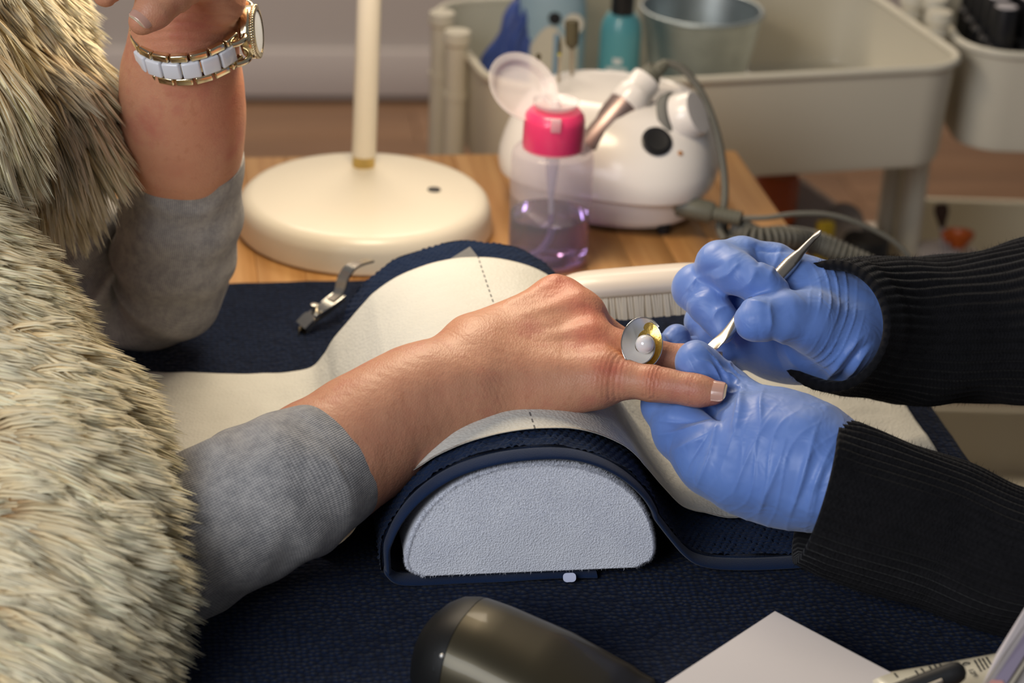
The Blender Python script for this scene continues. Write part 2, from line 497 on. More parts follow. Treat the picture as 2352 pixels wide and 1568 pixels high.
def paper_material():
    m, nt, b = _new('paper_towel')
    tc = N(nt, 'ShaderNodeTexCoord'); uv = N(nt, 'ShaderNodeUVMap')
    v = N(nt, 'ShaderNodeTexVoronoi'); v.inputs['Scale'].default_value = 420
    w = N(nt, 'ShaderNodeTexWave', wave_type='RINGS'); w.inputs['Scale'].default_value = 24; w.inputs['Distortion'].default_value = 6; w.inputs['Detail'].default_value = 1
    t = N(nt, 'ShaderNodeTexNoise'); t.inputs['Scale'].default_value = 20
    nt.links.new(tc.outputs['Object'], v.inputs['Vector']); nt.links.new(uv.outputs[0], w.inputs['Vector']); nt.links.new(tc.outputs['Object'], t.inputs['Vector'])
    r = ramp(nt, t.outputs['Fac'], [(0.3, (0.57, 0.565, 0.52)), (0.7, (0.61, 0.605, 0.56))])
    sp = N(nt, 'ShaderNodeSeparateXYZ'); nt.links.new(uv.outputs[0], sp.inputs[0])
    line = math_node(nt, 'LESS_THAN', math_node(nt, 'ABSOLUTE', math_node(nt, 'SUBTRACT', sp.outputs[0], 0.0)), 0.0006)
    dash = math_node(nt, 'LESS_THAN', math_node(nt, 'FRACT', math_node(nt, 'MULTIPLY', sp.outputs[1], 110.0)), 0.6)
    mk = math_node(nt, 'MULTIPLY', math_node(nt, 'MULTIPLY', line, dash), 0.8)
    mx = N(nt, 'ShaderNodeMix', data_type='RGBA'); nt.links.new(mk, mx.inputs[0])
    nt.links.new(r.outputs[0], mx.inputs[6]); mx.inputs[7].default_value = (0.05, 0.05, 0.06, 1)
    nt.links.new(mx.outputs[2], b.inputs['Base Color'])
    b.inputs['Roughness'].default_value = 0.85; b.inputs['Specular IOR Level'].default_value = 0.2
    dots = math_node(nt, 'MULTIPLY', math_node(nt, 'GREATER_THAN', v.outputs['Distance'], 0.42), math_node(nt, 'GREATER_THAN', w.outputs['Fac'], 0.55))
    h = math_node(nt, 'ADD', math_node(nt, 'MULTIPLY', dots, -1.0), math_node(nt, 'MULTIPLY', v.outputs['Distance'], 0.5))
    bp = N(nt, 'ShaderNodeBump'); bp.inputs['Strength'].default_value = 0.8; bp.inputs['Distance'].default_value = 0.0009
    nt.links.new(h, bp.inputs['Height']); nt.links.new(bp.outputs['Normal'], b.inputs['Normal'])
    return m
def bamboo_material():
    m, nt, b = _new('bamboo')
    tc = N(nt, 'ShaderNodeTexCoord')
    mp = N(nt, 'ShaderNodeMapping'); mp.inputs['Scale'].default_value = (90, 5, 20)
    nt.links.new(tc.outputs['Object'], mp.inputs['Vector'])
    t = N(nt, 'ShaderNodeTexNoise'); t.inputs['Scale'].default_value = 1.0; t.inputs['Detail'].default_value = 5
    nt.links.new(mp.outputs[0], t.inputs['Vector'])
    oi = N(nt, 'ShaderNodeObjectInfo')
    f = math_node(nt, 'ADD', math_node(nt, 'MULTIPLY', math_node(nt, 'SUBTRACT', oi.outputs['Random'], 0.5), 0.22), t.outputs['Fac'])
    r = ramp(nt, f, [(0.25, (0.36, 0.165, 0.05)), (0.5, (0.47, 0.24, 0.083)), (0.75, (0.56, 0.31, 0.12))])
    nt.links.new(r.outputs[0], b.inputs['Base Color'])
    b.inputs['Roughness'].default_value = 0.42; b.inputs['Specular IOR Level'].default_value = 0.4
    return m
def floor_material():
    m, nt, b = _new('laminate')
    tc = N(nt, 'ShaderNodeTexCoord')
    mp = N(nt, 'ShaderNodeMapping'); mp.inputs['Scale'].default_value = (2, 22, 4)
    nt.links.new(tc.outputs['Object'], mp.inputs['Vector'])
    t = N(nt, 'ShaderNodeTexNoise'); t.inputs['Scale'].default_value = 1.0; t.inputs['Detail'].default_value = 5
    nt.links.new(mp.outputs[0], t.inputs['Vector'])
    oi = N(nt, 'ShaderNodeObjectInfo')
    f = math_node(nt, 'ADD', math_node(nt, 'MULTIPLY', math_node(nt, 'SUBTRACT', oi.outputs['Random'], 0.5), 0.3), t.outputs['Fac'])
    r = ramp(nt, f, [(0.25, (0.20, 0.11, 0.06)), (0.5, (0.27, 0.15, 0.085)), (0.8, (0.34, 0.20, 0.12))])
    nt.links.new(r.outputs[0], b.inputs['Base Color'])
    b.inputs['Roughness'].default_value = 0.5
    return m

M_SKIN = skin_material()
M_NAIL = mat('nail', (0.60, 0.33, 0.25), 0.22, coat=0.4, sss=0.1, var=0.08, vscale=90)
M_NAILTIP = mat('nail_tip', (0.55, 0.41, 0.27), 0.25, coat=0.3)
M_GLOVE = glove_material()
M_GREYKNIT = knit_material('grey_melange_knit', (0.19, 0.19, 0.20), (0.48, 0.46, 0.445), 190, 620, bump=0.45, dist=0.0006, mix_scale=110, fleck=1.5)
M_BLACKKNIT = knit_material('black_rib_knit', (0.004, 0.004, 0.005), (0.009, 0.0085, 0.010), 44, 300, bump=0.5, dist=0.001, mix_scale=90, fleck=0.6, rowamp=0.2, sheen=0.05)
M_FURBASE = mat('fur_backing', (0.50, 0.37, 0.22), 0.95, spec=0.05)
M_TERRY = terry_material('white_terry', (0.72, 0.74, 0.82), (0.80, 0.82, 0.89))
M_NAVY = mat('navy_cotton', (0.0105, 0.020, 0.050), 0.95, spec=0.06, sheen=0.06, var=0.25, vscale=120, bump=0.5, bscale=900)
M_NAVYHEM = mat('navy_hem', (0.009, 0.020, 0.056), 0.95, spec=0.06, sheen=0.15, var=0.15, vscale=80, bump=0.4, bscale=1400)
M_WAFFLE = waffle_material('navy_waffle', (0.0035, 0.0065, 0.018), (0.008, 0.015, 0.039))
M_PAPER = paper_material()
M_BAMBOO = bamboo_material()
M_FLOOR = floor_material()
M_WALL = mat('grey_wall', (0.50, 0.45, 0.42), 0.9, spec=0.1, var=0.03, vscale=3)
M_SKIRT = mat('skirting_paint', (0.56, 0.50, 0.47), 0.6, var=0.02, vscale=4)
M_CREAM = mat('cream_enamel', (0.78, 0.72, 0.60), 0.36, coat=0.15, var=0.02, vscale=20)
M_TROLLEY = mat('trolley_enamel', (0.66, 0.61, 0.49), 0.45, coat=0.1, var=0.02, vscale=12)
M_BRASS = mat('brushed_brass', (0.60, 0.44, 0.16), 0.35, metal=1.0, var=0.1, vscale=120)
M_BLACK = mat('black_plastic', (0.012, 0.012, 0.014), 0.3, var=0.1)
M_BLACKRUB = mat('black_rubber', (0.010, 0.010, 0.011), 0.55)
M_WHITEP = mat('white_plastic', (0.80, 0.76, 0.73), 0.28, coat=0.3, var=0.015, vscale=15)
M_PINK = mat('pink_plastic', (0.75, 0.045, 0.16), 0.32, coat=0.3, sss=0.2)
M_STEEL = mat('satin_steel', (0.62, 0.57, 0.50), 0.30, metal=1.0, var=0.08, vscale=150)
M_CHROME = mat('polished_steel', (0.75, 0.73, 0.70), 0.12, metal=1.0)
M_GOLD = mat('polished_gold', (0.74, 0.64, 0.44), 0.17, metal=1.0)
M_RINGGOLD = mat('brushed_gold', (0.83, 0.55, 0.14), 0.30, metal=1.0, var=0.15, vscale=300, bump=0.3, bscale=500)
M_SILVER = mat('matt_silver', (0.84, 0.82, 0.77), 0.36, metal=0.65, var=0.05, vscale=200)
M_PEARL = mat('pearl', (0.80, 0.76, 0.76), 0.18, coat=0.8, sss=0.2)
M_CERAMIC = mat('white_ceramic', (0.72, 0.74, 0.80), 0.15, coat=0.5)
M_GALV = mat('galvanised', (0.42, 0.47, 0.48), 0.42, metal=0.9, var=0.25, vscale=40)
M_GREYRUB = mat('grey_cord', (0.115, 0.11, 0.09), 0.5, var=0.05)
M_DARKGREY = mat('grey_plug', (0.12, 0.118, 0.09), 0.45)
M_ALU = mat('rose_aluminium', (0.44, 0.33, 0.31), 0.42, metal=0.9)
def clear_plastic(name, col=(1, 1, 1), rough=0.04, ior=1.35, alpha=1.0):
    m, nt, b = _new(name)
    b.inputs['Base Color'].default_value = (*col, 1); b.inputs['Roughness'].default_value = rough
    b.inputs['Transmission Weight'].default_value = 1.0; b.inputs['IOR'].default_value = ior
    return m
def thin_clear(name, col, mixf, rough=0.08):
    m, nt, b = _new(name)
    tr = N(nt, 'ShaderNodeBsdfTransparent'); tr.inputs[0].default_value = (*col, 1)
    b.inputs['Base Color'].default_value = (*col, 1); b.inputs['Roughness'].default_value = rough
    ms = N(nt, 'ShaderNodeMixShader'); ms.inputs[0].default_value = mixf
    nt.links.new(tr.outputs[0], ms.inputs[1]); nt.links.new(b.outputs[0], ms.inputs[2])
    nt.links.new(ms.outputs[0], nt.nodes['Material Output'].inputs['Surface'])
    return m
M_CLEAR = thin_clear('clear_bottle', (0.93, 0.90, 0.93), 0.16)
M_FROST = thin_clear('frosted_lid', (0.92, 0.89, 0.90), 0.38, 0.25)
M_LIQUID = clear_plastic('violet_liquid', (0.42, 0.28, 0.62), 0.02, 1.33)
M_TUBECLEAR = thin_clear('dip_tube', (0.85, 0.82, 0.9), 0.35)
# ================================================================== THE SETTING
WALL_Y = 2.93
WALL_YAW = math.radians(8.0)
def wall_pt(x, off=0.0):       # point on the back wall line (floor level)
    return Vector((-0.4 + x * math.cos(WALL_YAW) + off * math.sin(WALL_YAW), WALL_Y + x * math.sin(WALL_YAW) - off * math.cos(WALL_YAW), 0))
c = wall_pt(0, -0.06)
tag(box('wall_back', (8.0, 0.12, 2.7), (c.x, c.y, 1.35), M_WALL, rz=WALL_YAW, bevel=0.0), kind='structure')
c = wall_pt(0, 0.009)
bb = bpy.data.objects.new('baseboard_back', None)
bm = bmesh.new()
add_box(bm, (8.0, 0.018, 0.105), Matrix.Translation((c.x, c.y, 0.0525)) @ Matrix.Rotation(WALL_YAW, 4, 'Z'), 0.004, 2)
tag(bm_obj('baseboard_back', bm, M_SKIRT), kind='structure')
fl = box('floor', (8.0, 6.4, 0.06), (0.2, 0.3, -0.044), M_FLOOR, bevel=0.0)
tag(fl, kind='structure')
pm = None
for i in range(14):
    for j in range(4):
        if pm is None:
            pm = box('plank', (1.24, 0.188, 0.0136), (0, 0, 0), M_FLOOR, fl, bevel=0.0012)
            o = pm
        else:
            o = pm.copy(); COL.objects.link(o)
        loc = Matrix.Rotation(WALL_YAW, 3, 'Z') @ Vector((-2.3 + j * 1.242 + 0.41 * (i % 3), -0.1 - i * 0.19, 0))
        loc += Vector((0.2, WALL_Y, -0.0068))
        o.location = loc; o.rotation_euler = (0, 0, WALL_YAW)

# ================================================================== TABLE
RR = Vector((0.219, 0.650, 0))                     # rear right corner of the top
U3 = Vector((math.cos(AT), math.sin(AT), 0)); V3 = Vector((-math.sin(AT), math.cos(AT), 0))
def tab(u, v, z=TT): return RR + U3 * u + V3 * v + Vector((0, 0, z))
TW, TD = 0.625, 1.05
table = empty('table', tab(-TW / 2, -TD / 2, 0), 'bamboo topped manicure table under the navy towels', 'table', rz=AT)
b0 = None
nb = 15
bw = TW / nb
for i in range(nb):
    x = -TW / 2 + (i + 0.5) * bw
    if b0 is None:
        b0 = box('board', (bw - 0.0003, TD, 0.028), (0, 0, 0), M_BAMBOO, None, bevel=0.0007, seg=1)
        o = b0
    else:
        o = b0.copy(); COL.objects.link(o)
    o.parent = table
    o.location = (x, 0, TT - 0.014)
for sx in (-1, 1):
    for sy in (-1, 1):
        p = tab(-TW / 2 + sx * (TW / 2 - 0.06), -TD / 2 + sy * (TD / 2 - 0.08), 0.355)
        box('leg', (0.045, 0.045, 0.71), p, M_WHITEP, table, rz=AT, bevel=0.004)
p = tab(-TW / 2, -TD / 2, 0.70)
box('apron', (TW - 0.12, TD - 0.16, 0.044), p, M_WHITEP, table, rz=AT, bevel=0.002)

# flat navy towel over the front of the table -------------------------------------
# rear edge runs from Pz(500,650) to Pz(1330,628)
ra = Pz(500, 650, TT + 0.004); rb = Pz(1330, 628, TT + 0.004)
rv = ((Vector(ra) + Vector(rb)) / 2 - RR).dot(V3)
nu, nv = 150, 190
us = np.linspace(-TW - 0.010, 0.012, nu); vs = np.linspace(rv, -TD + 0.03, nv)
UU, VV = np.meshgrid(us, vs)
base = np.array(RR)[None, :] + UU.ravel()[:, None] * np.array(U3) + VV.ravel()[:, None] * np.array(V3)
Z = TT + 0.0045 + 0.0008 * wob(base, 0.10, 1) + 0.0004 * wob(base, 0.03, 2)
top = base.copy(); top[:, 2] = Z
edge = np.minimum.reduce([UU.ravel() - us[0], us[-1] - UU.ravel(), vs[0] - VV.ravel(), VV.ravel() - vs[-1]])
top[:, 2] -= 0.0035 * np.clip(1 - edge / 0.004, 0, 1)
top[:, 1] += 0.0012 * np.sin(UU.ravel() * 60) * (VV.ravel() > rv - 0.02)
bot = base.copy(); bot[:, 2] = TT + 0.0005
F = grid_faces(nu, nv)
me = mesh_np('towel', np.concatenate([top, bot]), np.concatenate([F[:, ::-1], F + nu * nv]))
tow = link_mesh('towel', me, M_WAFFLE)
tag(tow, 'navy knotted cotton towel lying flat over the table top', 'towel')

# ================================================================== HAND CUSHION
AC = math.radians(9.5)
CO = Vector((0.0195, -0.211, 0)); CU = Vector((math.cos(AC), math.sin(AC), 0)); CV = Vector((-math.sin(AC), math.cos(AC), 0))
def cus(u, v, z): return CO + CU * u + CV * v + Vector((0, 0, TT + z))
def cus_np(u, v, z):
    u = np.asarray(u)[..., None]; v = np.asarray(v)[..., None]; z = np.asarray(z)[..., None]
    return np.array(CO) + u * np.array(CU) + v * np.array(CV) + np.array([0, 0, 1.0]) * (TT + z)
CB = 0.0115      # underside of the cushion above the table
def cushion_outline(n=72, grow=0.0):
    pts = []
    hw, hh, rc = 0.0845, 0.0815, 0.016
    for i in range(n + 1):                       # dome from right foot to left foot
        a = PI * i / n
        e = 0.90
        x = hw * math.copysign(abs(math.cos(a)) ** e, math.cos(a)); z = hh * abs(math.sin(a)) ** 0.86
        pts.append((x, z))
    out = []
    for x, z in pts:
        if z < rc:
            k = 1 - z / rc
            x = math.copysign(abs(x) - rc * (1 - math.sqrt(max(0, 1 - k * k))) * 0.8, x)
        out.append((x, z))
    return out
cushion = empty('hand_cushion', cus(0, 0.17, CB), 'white terry half round hand cushion wrapped in the navy towel', 'cushion')
ol = cushion_outline()
bm = bmesh.new()
NV_ = 60; L0, L1 = 0.0, 0.345
rings = []
vv = [(0.0, 0.972), (0.0004, 0.985), (0.0014, 0.995), (0.004, 1.0)] + [(x, 1.0) for x in np.linspace(0.03, L1 - 0.02, 12)] + [(L1 - 0.004, 0.985), (L1, 0.93)]
for v, s in vv:
    rings.append([bm.verts.new(cus(x * s, v, CB + 0.0405 + (z - 0.0405) * s)) for x, z in ol])
for a_, b_ in zip(rings[:-1], rings[1:]):
    for i in range(len(ol)):
        i2 = (i + 1) % len(ol)
        bm.faces.new((a_[i], a_[i2], b_[i2], b_[i]))
bm.faces.new(rings[-1][::-1])
ins_ = [bm.verts.new(cus(x * 0.96, 0.0, CB + 0.0405 + (z - 0.0405) * 0.96)) for x, z in ol]
for i in range(len(ol)):
    i2 = (i + 1) % len(ol); bm.faces.new((rings[0][i2], rings[0][i], ins_[i], ins_[i2]))
flatf = bm.faces.new(ins_)
for q_ in flatf.edges: q_.smooth = False
cover = bm_obj('terry_cover', bm, M_TERRY, cushion)
# fuzzy pile standing off the rim and face
rs = np.random.RandomState(11)
fv, ff = [], []
def pile(p, d, L, w):
    k = len(fv)
    s = np.cross(d, [0.3, 0.5, 0.8]); s /= np.linalg.norm(s) + 1e-9
    fv.extend([p - s * w, p + s * w, p + d * L])
    ff.append((k, k + 1, k + 2))
olA = np.array(ol)
for _ in range(9000):
    i = rs.randint(len(ol)); x, z = olA[i] + (olA[(i + 1) % len(ol)] - olA[i]) * rs.rand()
    q = rs.rand()
    s = 0.972 + 0.026 * q
    p = np.array(cus(x * s, 0.0001 + 0.004 * (q ** 2), CB + 0.0405 + (z - 0.0405) * s))
    out = np.array(CU) * x / 0.084 + np.array([0, 0, 1.0]) * (z - 0.0405) / 0.045
    d = out * (0.4 + 0.9 * q) - np.array(CV) * (1.0 - 0.6 * q) + rs.normal(size=3) * 0.5
    d /= np.linalg.norm(d)
    pile(p, d, 0.0016 + 0.0012 * rs.rand(), 0.00022)
for _ in range(13000):
    i = rs.randint(len(ol)); x, z = olA[i] + (olA[(i + 1) % len(ol)] - olA[i]) * rs.rand(); s = math.sqrt(rs.rand()) * 0.95
    p = np.array(cus(x * s, 0.0001, CB + 0.0405 + (z - 0.0405) * s))
    d = -np.array(CV) + rs.normal(size=3) * 0.8
    d /= np.linalg.norm(d)
    pile(p, d, 0.0012, 0.0002)
pl = link_mesh('terry_pile', mesh_np('terry_pile', np.array(fv), np.array(ff)), M_TERRY, cushion)
pl['kind'] = 'stuff'
# stub of a care label poking out below the front
prism('care_label', rrect(0.0085, 0.006, 0.0024), 0.0012, Matrix.Translation(cus(0.0255, -0.0035, CB - 0.0025)) @ Matrix.Rotation(AC, 4, 'Z') @ Matrix.Rotation(math.radians(62), 4, 'X'), mat('blue_white_label', (0.62, 0.66, 0.86), 0.6), cushion)

# ------------------------------------------------------------------ navy towel wrapped over the cushion
def smooth_profile(pts, n):
    c = catmull([(x, 0, z) for x, z in pts], 14)
    L = np.concatenate([[0], np.cumsum(np.linalg.norm(np.diff(c, axis=0), axis=1))])
    s = np.linspace(0, L[-1], n)
    return np.stack([np.interp(s, L, c[:, 0]), np.interp(s, L, c[:, 2])], 1), s
dome = [(x, z + CB) for x, z in ol]
def off_dome(o, a0, a1, n):
    res = []
    for i in range(n):
        k = a0 + (a1 - a0) * i / (n - 1)
        j = k * (len(ol) - 1); j0 = int(j); j0 = min(j0, len(ol) - 2); f = j - j0
        x = ol[j0][0] * (1 - f) + ol[j0 + 1][0] * f; z = ol[j0][1] * (1 - f) + ol[j0 + 1][1] * f
        tx = ol[j0 + 1][0] - ol[j0][0]; tz = ol[j0 + 1][1] - ol[j0][1]; l = math.hypot(tx, tz)
        res.append((x + tz / l * o(k), z + CB - tx / l * o(k)))
    return res
wrapL = lambda k: 0.0042 + 0.0090 * max(0, (k - 0.62) / 0.38) ** 1.3 + 0.003 * max(0, (0.12 - k) / 0.12)
prof = [(0.305, 0.0075), (0.24, 0.0078), (0.18, 0.0075), (0.142, 0.0078), (0.118, 0.0115), (0.103, 0.021)]
prof += off_dome(wrapL, 0.11, 0.975, 30)
prof += [(-0.0955, 0.0155), (-0.089, 0.0090), (-0.076, 0.0070), (-0.04, 0.0070), (0.0, 0.0072), (0.045, 0.0074)]
NU = 420
pr, S = smooth_profile(prof, NU)
tn = np.gradient(pr, axis=0); tn /= np.linalg.norm(tn, axis=1)[:, None]
nr = np.stack([tn[:, 1], -tn[:, 0]], 1)                  # outward (up on the dome)
HT = 0.0017                                               # half thickness
V0, V1, HEM = -0.001, 0.352, 0.0135
vsN = np.linspace(V0 + HEM, V1, 300)
SS, VV = np.meshgrid(S, vsN)
# knotted stitches: offset rows of bumps
pit = 0.0050
ru = SS / pit; rvv = VV / (pit * 0.78)
row = np.floor(rvv)
jit = np.sin(row * 12.9898) * 0.25
bumps = np.abs(np.sin(PI * (ru + 0.5 * (row % 2) + jit))) ** 0.55 * np.abs(np.sin(PI * rvv)) ** 0.55
rough = wob(np.stack([SS.ravel(), VV.ravel(), 0 * VV.ravel()], 1), 0.012, 3).reshape(SS.shape)
amp = 0.0034 * (0.75 + 0.25 * rough)
hgt = HT + amp * bumps
wave = 0.0012 * wob(np.stack([SS.ravel(), VV.ravel(), 0 * VV.ravel()], 1), 0.09, 4).reshape(SS.shape)
X = pr[None, :, 0] + nr[None, :, 0] * (hgt + wave); Zz = pr[None, :, 1] + nr[None, :, 1] * (hgt + wave)
edge_w = 0.0012 * np.sin(SS * 130) * (VV > V1 - 0.01)
topv = cus_np(X, VV + edge_w, Zz).reshape(-1, 3)
X2 = pr[None, :, 0] - nr[None, :, 0] * HT * 0.6 + 0 * VV; Z2 = pr[None, :, 1] - nr[None, :, 1] * HT * 0.6 + 0 * VV
botv = cus_np(X2, VV + edge_w, Z2).reshape(-1, 3)
nuv = len(S); nvv = len(vsN)
F = grid_faces(nuv, nvv)
wrap = empty('towel', cus(0.05, 0.17, 0.006), 'navy towel with a hemmed edge wrapped over the hand cushion', 'towel')
def strip(ids):
    ids = np.asarray(ids); return np.stack([ids[:-1], ids[1:], ids[1:] + n0, ids[:-1] + n0], 1)
# coarser underside with side walls along its four edges
ci = np.unique(np.append(np.arange(0, nuv, 6), nuv - 1)); cj = np.unique(np.append(np.arange(0, nvv, 12), nvv - 1))
idg = np.arange(nuv * nvv).reshape(nvv, nuv)
sub = idg[np.ix_(cj, ci)]
n_top = nuv * nvv
bot_c = botv[sub.ravel()]
bid = np.arange(sub.size).reshape(sub.shape) + n_top
def wall(t, b): return np.stack([t[:-1], t[1:], b[1:], b[:-1]], 1)
Fb = grid_faces(len(ci), len(cj))[:, ::-1] + n_top
side = np.concatenate([wall(sub[-1], bid[-1]), wall(sub[0], bid[0]), wall(sub[:, 0], bid[:, 0]), wall(sub[:, -1], bid[:, -1])])
me = mesh_np('knotted_cloth', np.concatenate([topv, bot_c]), np.concatenate([F, Fb, side]))
link_mesh('knotted_cloth', me, M_NAVY, wrap)
# smooth turned hem along the front edge: a flattened roll
a = np.linspace(0, 2 * PI, 21)[:-1]
SS, AA = np.meshgrid(S, a)
hv = V0 + HEM * 0.52 + HEM * 0.55 * np.cos(AA) + 0.0006 * np.sin(SS * 85)
ho = 0.0004 + 0.0021 * np.sin(AA) + 0.0004 * np.sin(SS * 60 + 1)
X = pr[None, :, 0] + nr[None, :, 0] * ho; Zz = pr[None, :, 1] + nr[None, :, 1] * ho
hvv = cus_np(X, hv, Zz)
VH = hvv.transpose(1, 0, 2).reshape(-1, 3)
link_mesh('hem', mesh_np('hem', VH, grid_faces(20, nuv, True)), M_NAVYHEM, wrap)

# ------------------------------------------------------------------ white paper towel over the wrapped cushion
po = lambda k: wrapL(k) + 0.0074
pprof = [(0.325, 0.0172), (0.27, 0.0168), (0.21, 0.0170), (0.165, 0.0168), (0.140, 0.0185), (0.120, 0.0255), (0.106, 0.036)]
pprof += off_dome(po, 0.18, 0.80, 26)
pprof += [(-0.1065, 0.040), (-0.1155, 0.0240), (-0.1270, 0.0125), (-0.150, 0.0086), (-0.21, 0.0086), (-0.29, 0.0084), (-0.36, 0.0084)]
pr2, S2 = smooth_profile(pprof, 330)
t2_ = np.gradient(pr2, axis=0); t2_ /= np.linalg.norm(t2_, axis=1)[:, None]
nr2 = np.stack([t2_[:, 1], -t2_[:, 0]], 1)
mid = S2[np.argmin(np.abs(pr2[:, 0] - 0.004) + (pr2[:, 1] < 0.05))]
fr = np.interp(pr2[:, 0], [-0.36, -0.14, -0.115, -0.07, -0.03, 0.0, 0.06, 0.13, 0.33], [0.052, 0.046, 0.036, 0.025, 0.025, 0.028, 0.036, 0.055, 0.050])
re = np.interp(pr2[:, 0], [-0.36, -0.2, -0.1, 0.0, 0.1, 0.33], [0.330, 0.316, 0.311, 0.312, 0.307, 0.262])
tt = np.linspace(0, 1, 120)
VVp = fr[None, :] + (re - fr)[None, :] * tt[:, None]
SSp = np.tile(S2 - mid, (120, 1))
pt3 = np.stack([SSp.ravel(), VVp.ravel(), 0 * SSp.ravel()], 1)
wv = (0.0010 * wob(pt3, 0.07, 6) + 0.0004 * wob(pt3, 0.018, 7)).reshape(SSp.shape)
flat = np.clip((0.05 - pr2[:, 1]) / 0.04, 0, 1)[None, :]
wv = wv * (0.4 + 0.6 * flat) + 0.0012 * flat * (pr2[:, 0] > 0)[None, :] * wob(pt3, 0.04, 8).reshape(SSp.shape)
Xp = pr2[None, :, 0] + nr2[None, :, 0] * wv; Zp = pr2[None, :, 1] + nr2[None, :, 1] * wv
pv = cus_np(Xp, VVp, Zp).reshape(-1, 3)
pv2 = pv.copy(); pv2[:, 2] -= 0.0004
n0 = len(pv)
F = grid_faces(330, 120)
idg = np.arange(n0).reshape(120, 330)
side = np.concatenate([strip(idg[0]), strip(idg[-1]), strip(idg[:, 0]), strip(idg[:, -1])])
uvp = np.stack([SSp.ravel(), VVp.ravel()], 1)
me = mesh_np('paper_towel', np.concatenate([pv, pv2]), np.concatenate([F, F[:, ::-1] + n0, side]), uv=np.concatenate([uvp, uvp]))
paper = link_mesh('paper_towel', me, M_PAPER)
tag(paper, 'white embossed paper towel draped over the navy wrapped cushion', 'paper towel')
# torn corner standing up at the rear edge
q0, q1, q2 = cus(-0.022, 0.311, 0.1015), cus(0.004, 0.311, 0.1030), cus(-0.002, 0.325, 0.1075)
bm = bmesh.new()
qa = [bm.verts.new(x) for x in (q0, q1, q2)]; qb = [bm.verts.new(x + Vector((0, 0, 0.0004))) for x in (q0, q1, q2)]
bm.faces.new(qa); bm.faces.new(qb[::-1])
for i in range(3): bm.faces.new((qa[i], qa[(i + 1) % 3], qb[(i + 1) % 3], qb[i]))
bm_obj('torn_corner', bm, M_PAPER, paper, smooth=False)
# ================================================================== PEOPLE
def px(r, w): return r * w / FPX
TOCAM = -FWD
def chain_px(f, pts, k=0.008, flat=None):
    """pts: (px, py, depth, radius in px at that depth)"""
    P = [Pw(a, b, w) for a, b, w, r in pts]; R = [px(r, w) for a, b, w, r in pts]
    f.chain(P, R, k, flat)
    return P, R
def bounds(ptslist, m=0.03):
    P = np.array([Pw(a, b, w) for pts in ptslist for a, b, w, r in pts])
    return P.min(0) - m, P.max(0) + m
def crease(V, Nn, c, axis, width, lam, dep, rad):
    d = V - np.asarray(c); s = d @ axis
    m = np.exp(-(s / width) ** 2) * (np.linalg.norm(d, axis=1) < rad)
    ph = wob(V, 0.02, 9) * 1.1
    g = np.maximum(0, np.cos(2 * PI * s / lam + ph)) ** 2
    return V - Nn * (m * g * dep)[:, None]
def tint_near(T, V, c, r, col):
    m = np.exp(-(np.linalg.norm(V - np.asarray(c), axis=1) / r) ** 2)[:, None]
    return T * (1 - m) + T * np.array(col) * m

# ------------------------------------------------------------------ the client: near arm
arm = [(560, 1160, 1.405, 130), (650, 1112, 1.41, 138), (765, 1052, 1.43, 138), (870, 982, 1.448, 130), (968, 924, 1.463, 121), (1080, 866, 1.476, 110)]
meta = {
    'index': [(1110, 800, 1.50, 80), (1276, 688, 1.520, 47)],
    'middle': [(1105, 830, 1.49, 76), (1332, 722, 1.505, 43)],
    'ring': [(1105, 878, 1.48, 76), (1362, 790, 1.485, 42)],
    'pinky': [(1112, 902, 1.472, 66), (1392, 866, 1.462, 43)],
    'heel': [(1150, 905, 1.470, 60), (1355, 884, 1.464, 46)],
}
fing = {
    'pinky': [(1392, 866, 1.462, 43), (1440, 872, 1.455, 40), (1497, 880, 1.449, 39), (1540, 887, 1.446, 35), (1585, 894, 1.442, 34), (1612, 899, 1.440, 32), (1640, 902, 1.438, 27)],
    'ring': [(1362, 790, 1.485, 42), (1420, 800, 1.482, 40), (1478, 812, 1.482, 39), (1575, 829, 1.484, 35), (1626, 832, 1.484, 27)],
    'middle': [(1332, 722, 1.505, 43), (1425, 792, 1.518, 36), (1440, 856, 1.532, 31), (1425, 893, 1.535, 26)],
    'index': [(1276, 688, 1.520, 47), (1385, 768, 1.545, 38), (1405, 838, 1.555, 32), (1392, 880, 1.555, 27)],
    'thumb': [(1130, 830, 1.51, 62), (1230, 800, 1.545, 46), (1320, 830, 1.555, 38), (1385, 850, 1.555, 30)],
}
allp = [arm] + list(meta.values()) + list(fing.values())
lo, hi = bounds(allp, 0.045)
f = Field(lo, hi, 0.00100)
chain_px(f, arm, 0.02)
for k_, p_ in meta.items(): chain_px(f, p_, 0.024)
kn = TOCAM * 0.55 + UPV * 0.83
# extensor tendons and knuckle caps
for k_ in ('index', 'middle', 'ring', 'pinky'):
    a, b = meta[k_]
    A = Pw(*a[:3]) + kn * (px(a[3], a[2]) * 0.96); B = Pw(*b[:3]) + kn * (px(b[3], b[2]) * 0.9)
    A2 = A * 0.62 + B * 0.38
    f.cone(A2, B - kn * 0.0002, 0.0015, 0.0021, 0.008)
    f.cone(Pw(*b[:3]) + kn * 0.0012, Pw(*b[:3]) + kn * 0.0012 + RGT * 0.004, 0.0115, 0.0105, 0.016)
for k_, p_ in fing.items(): chain_px(f, p_, 0.0055 if k_ != 'thumb' else 0.01)
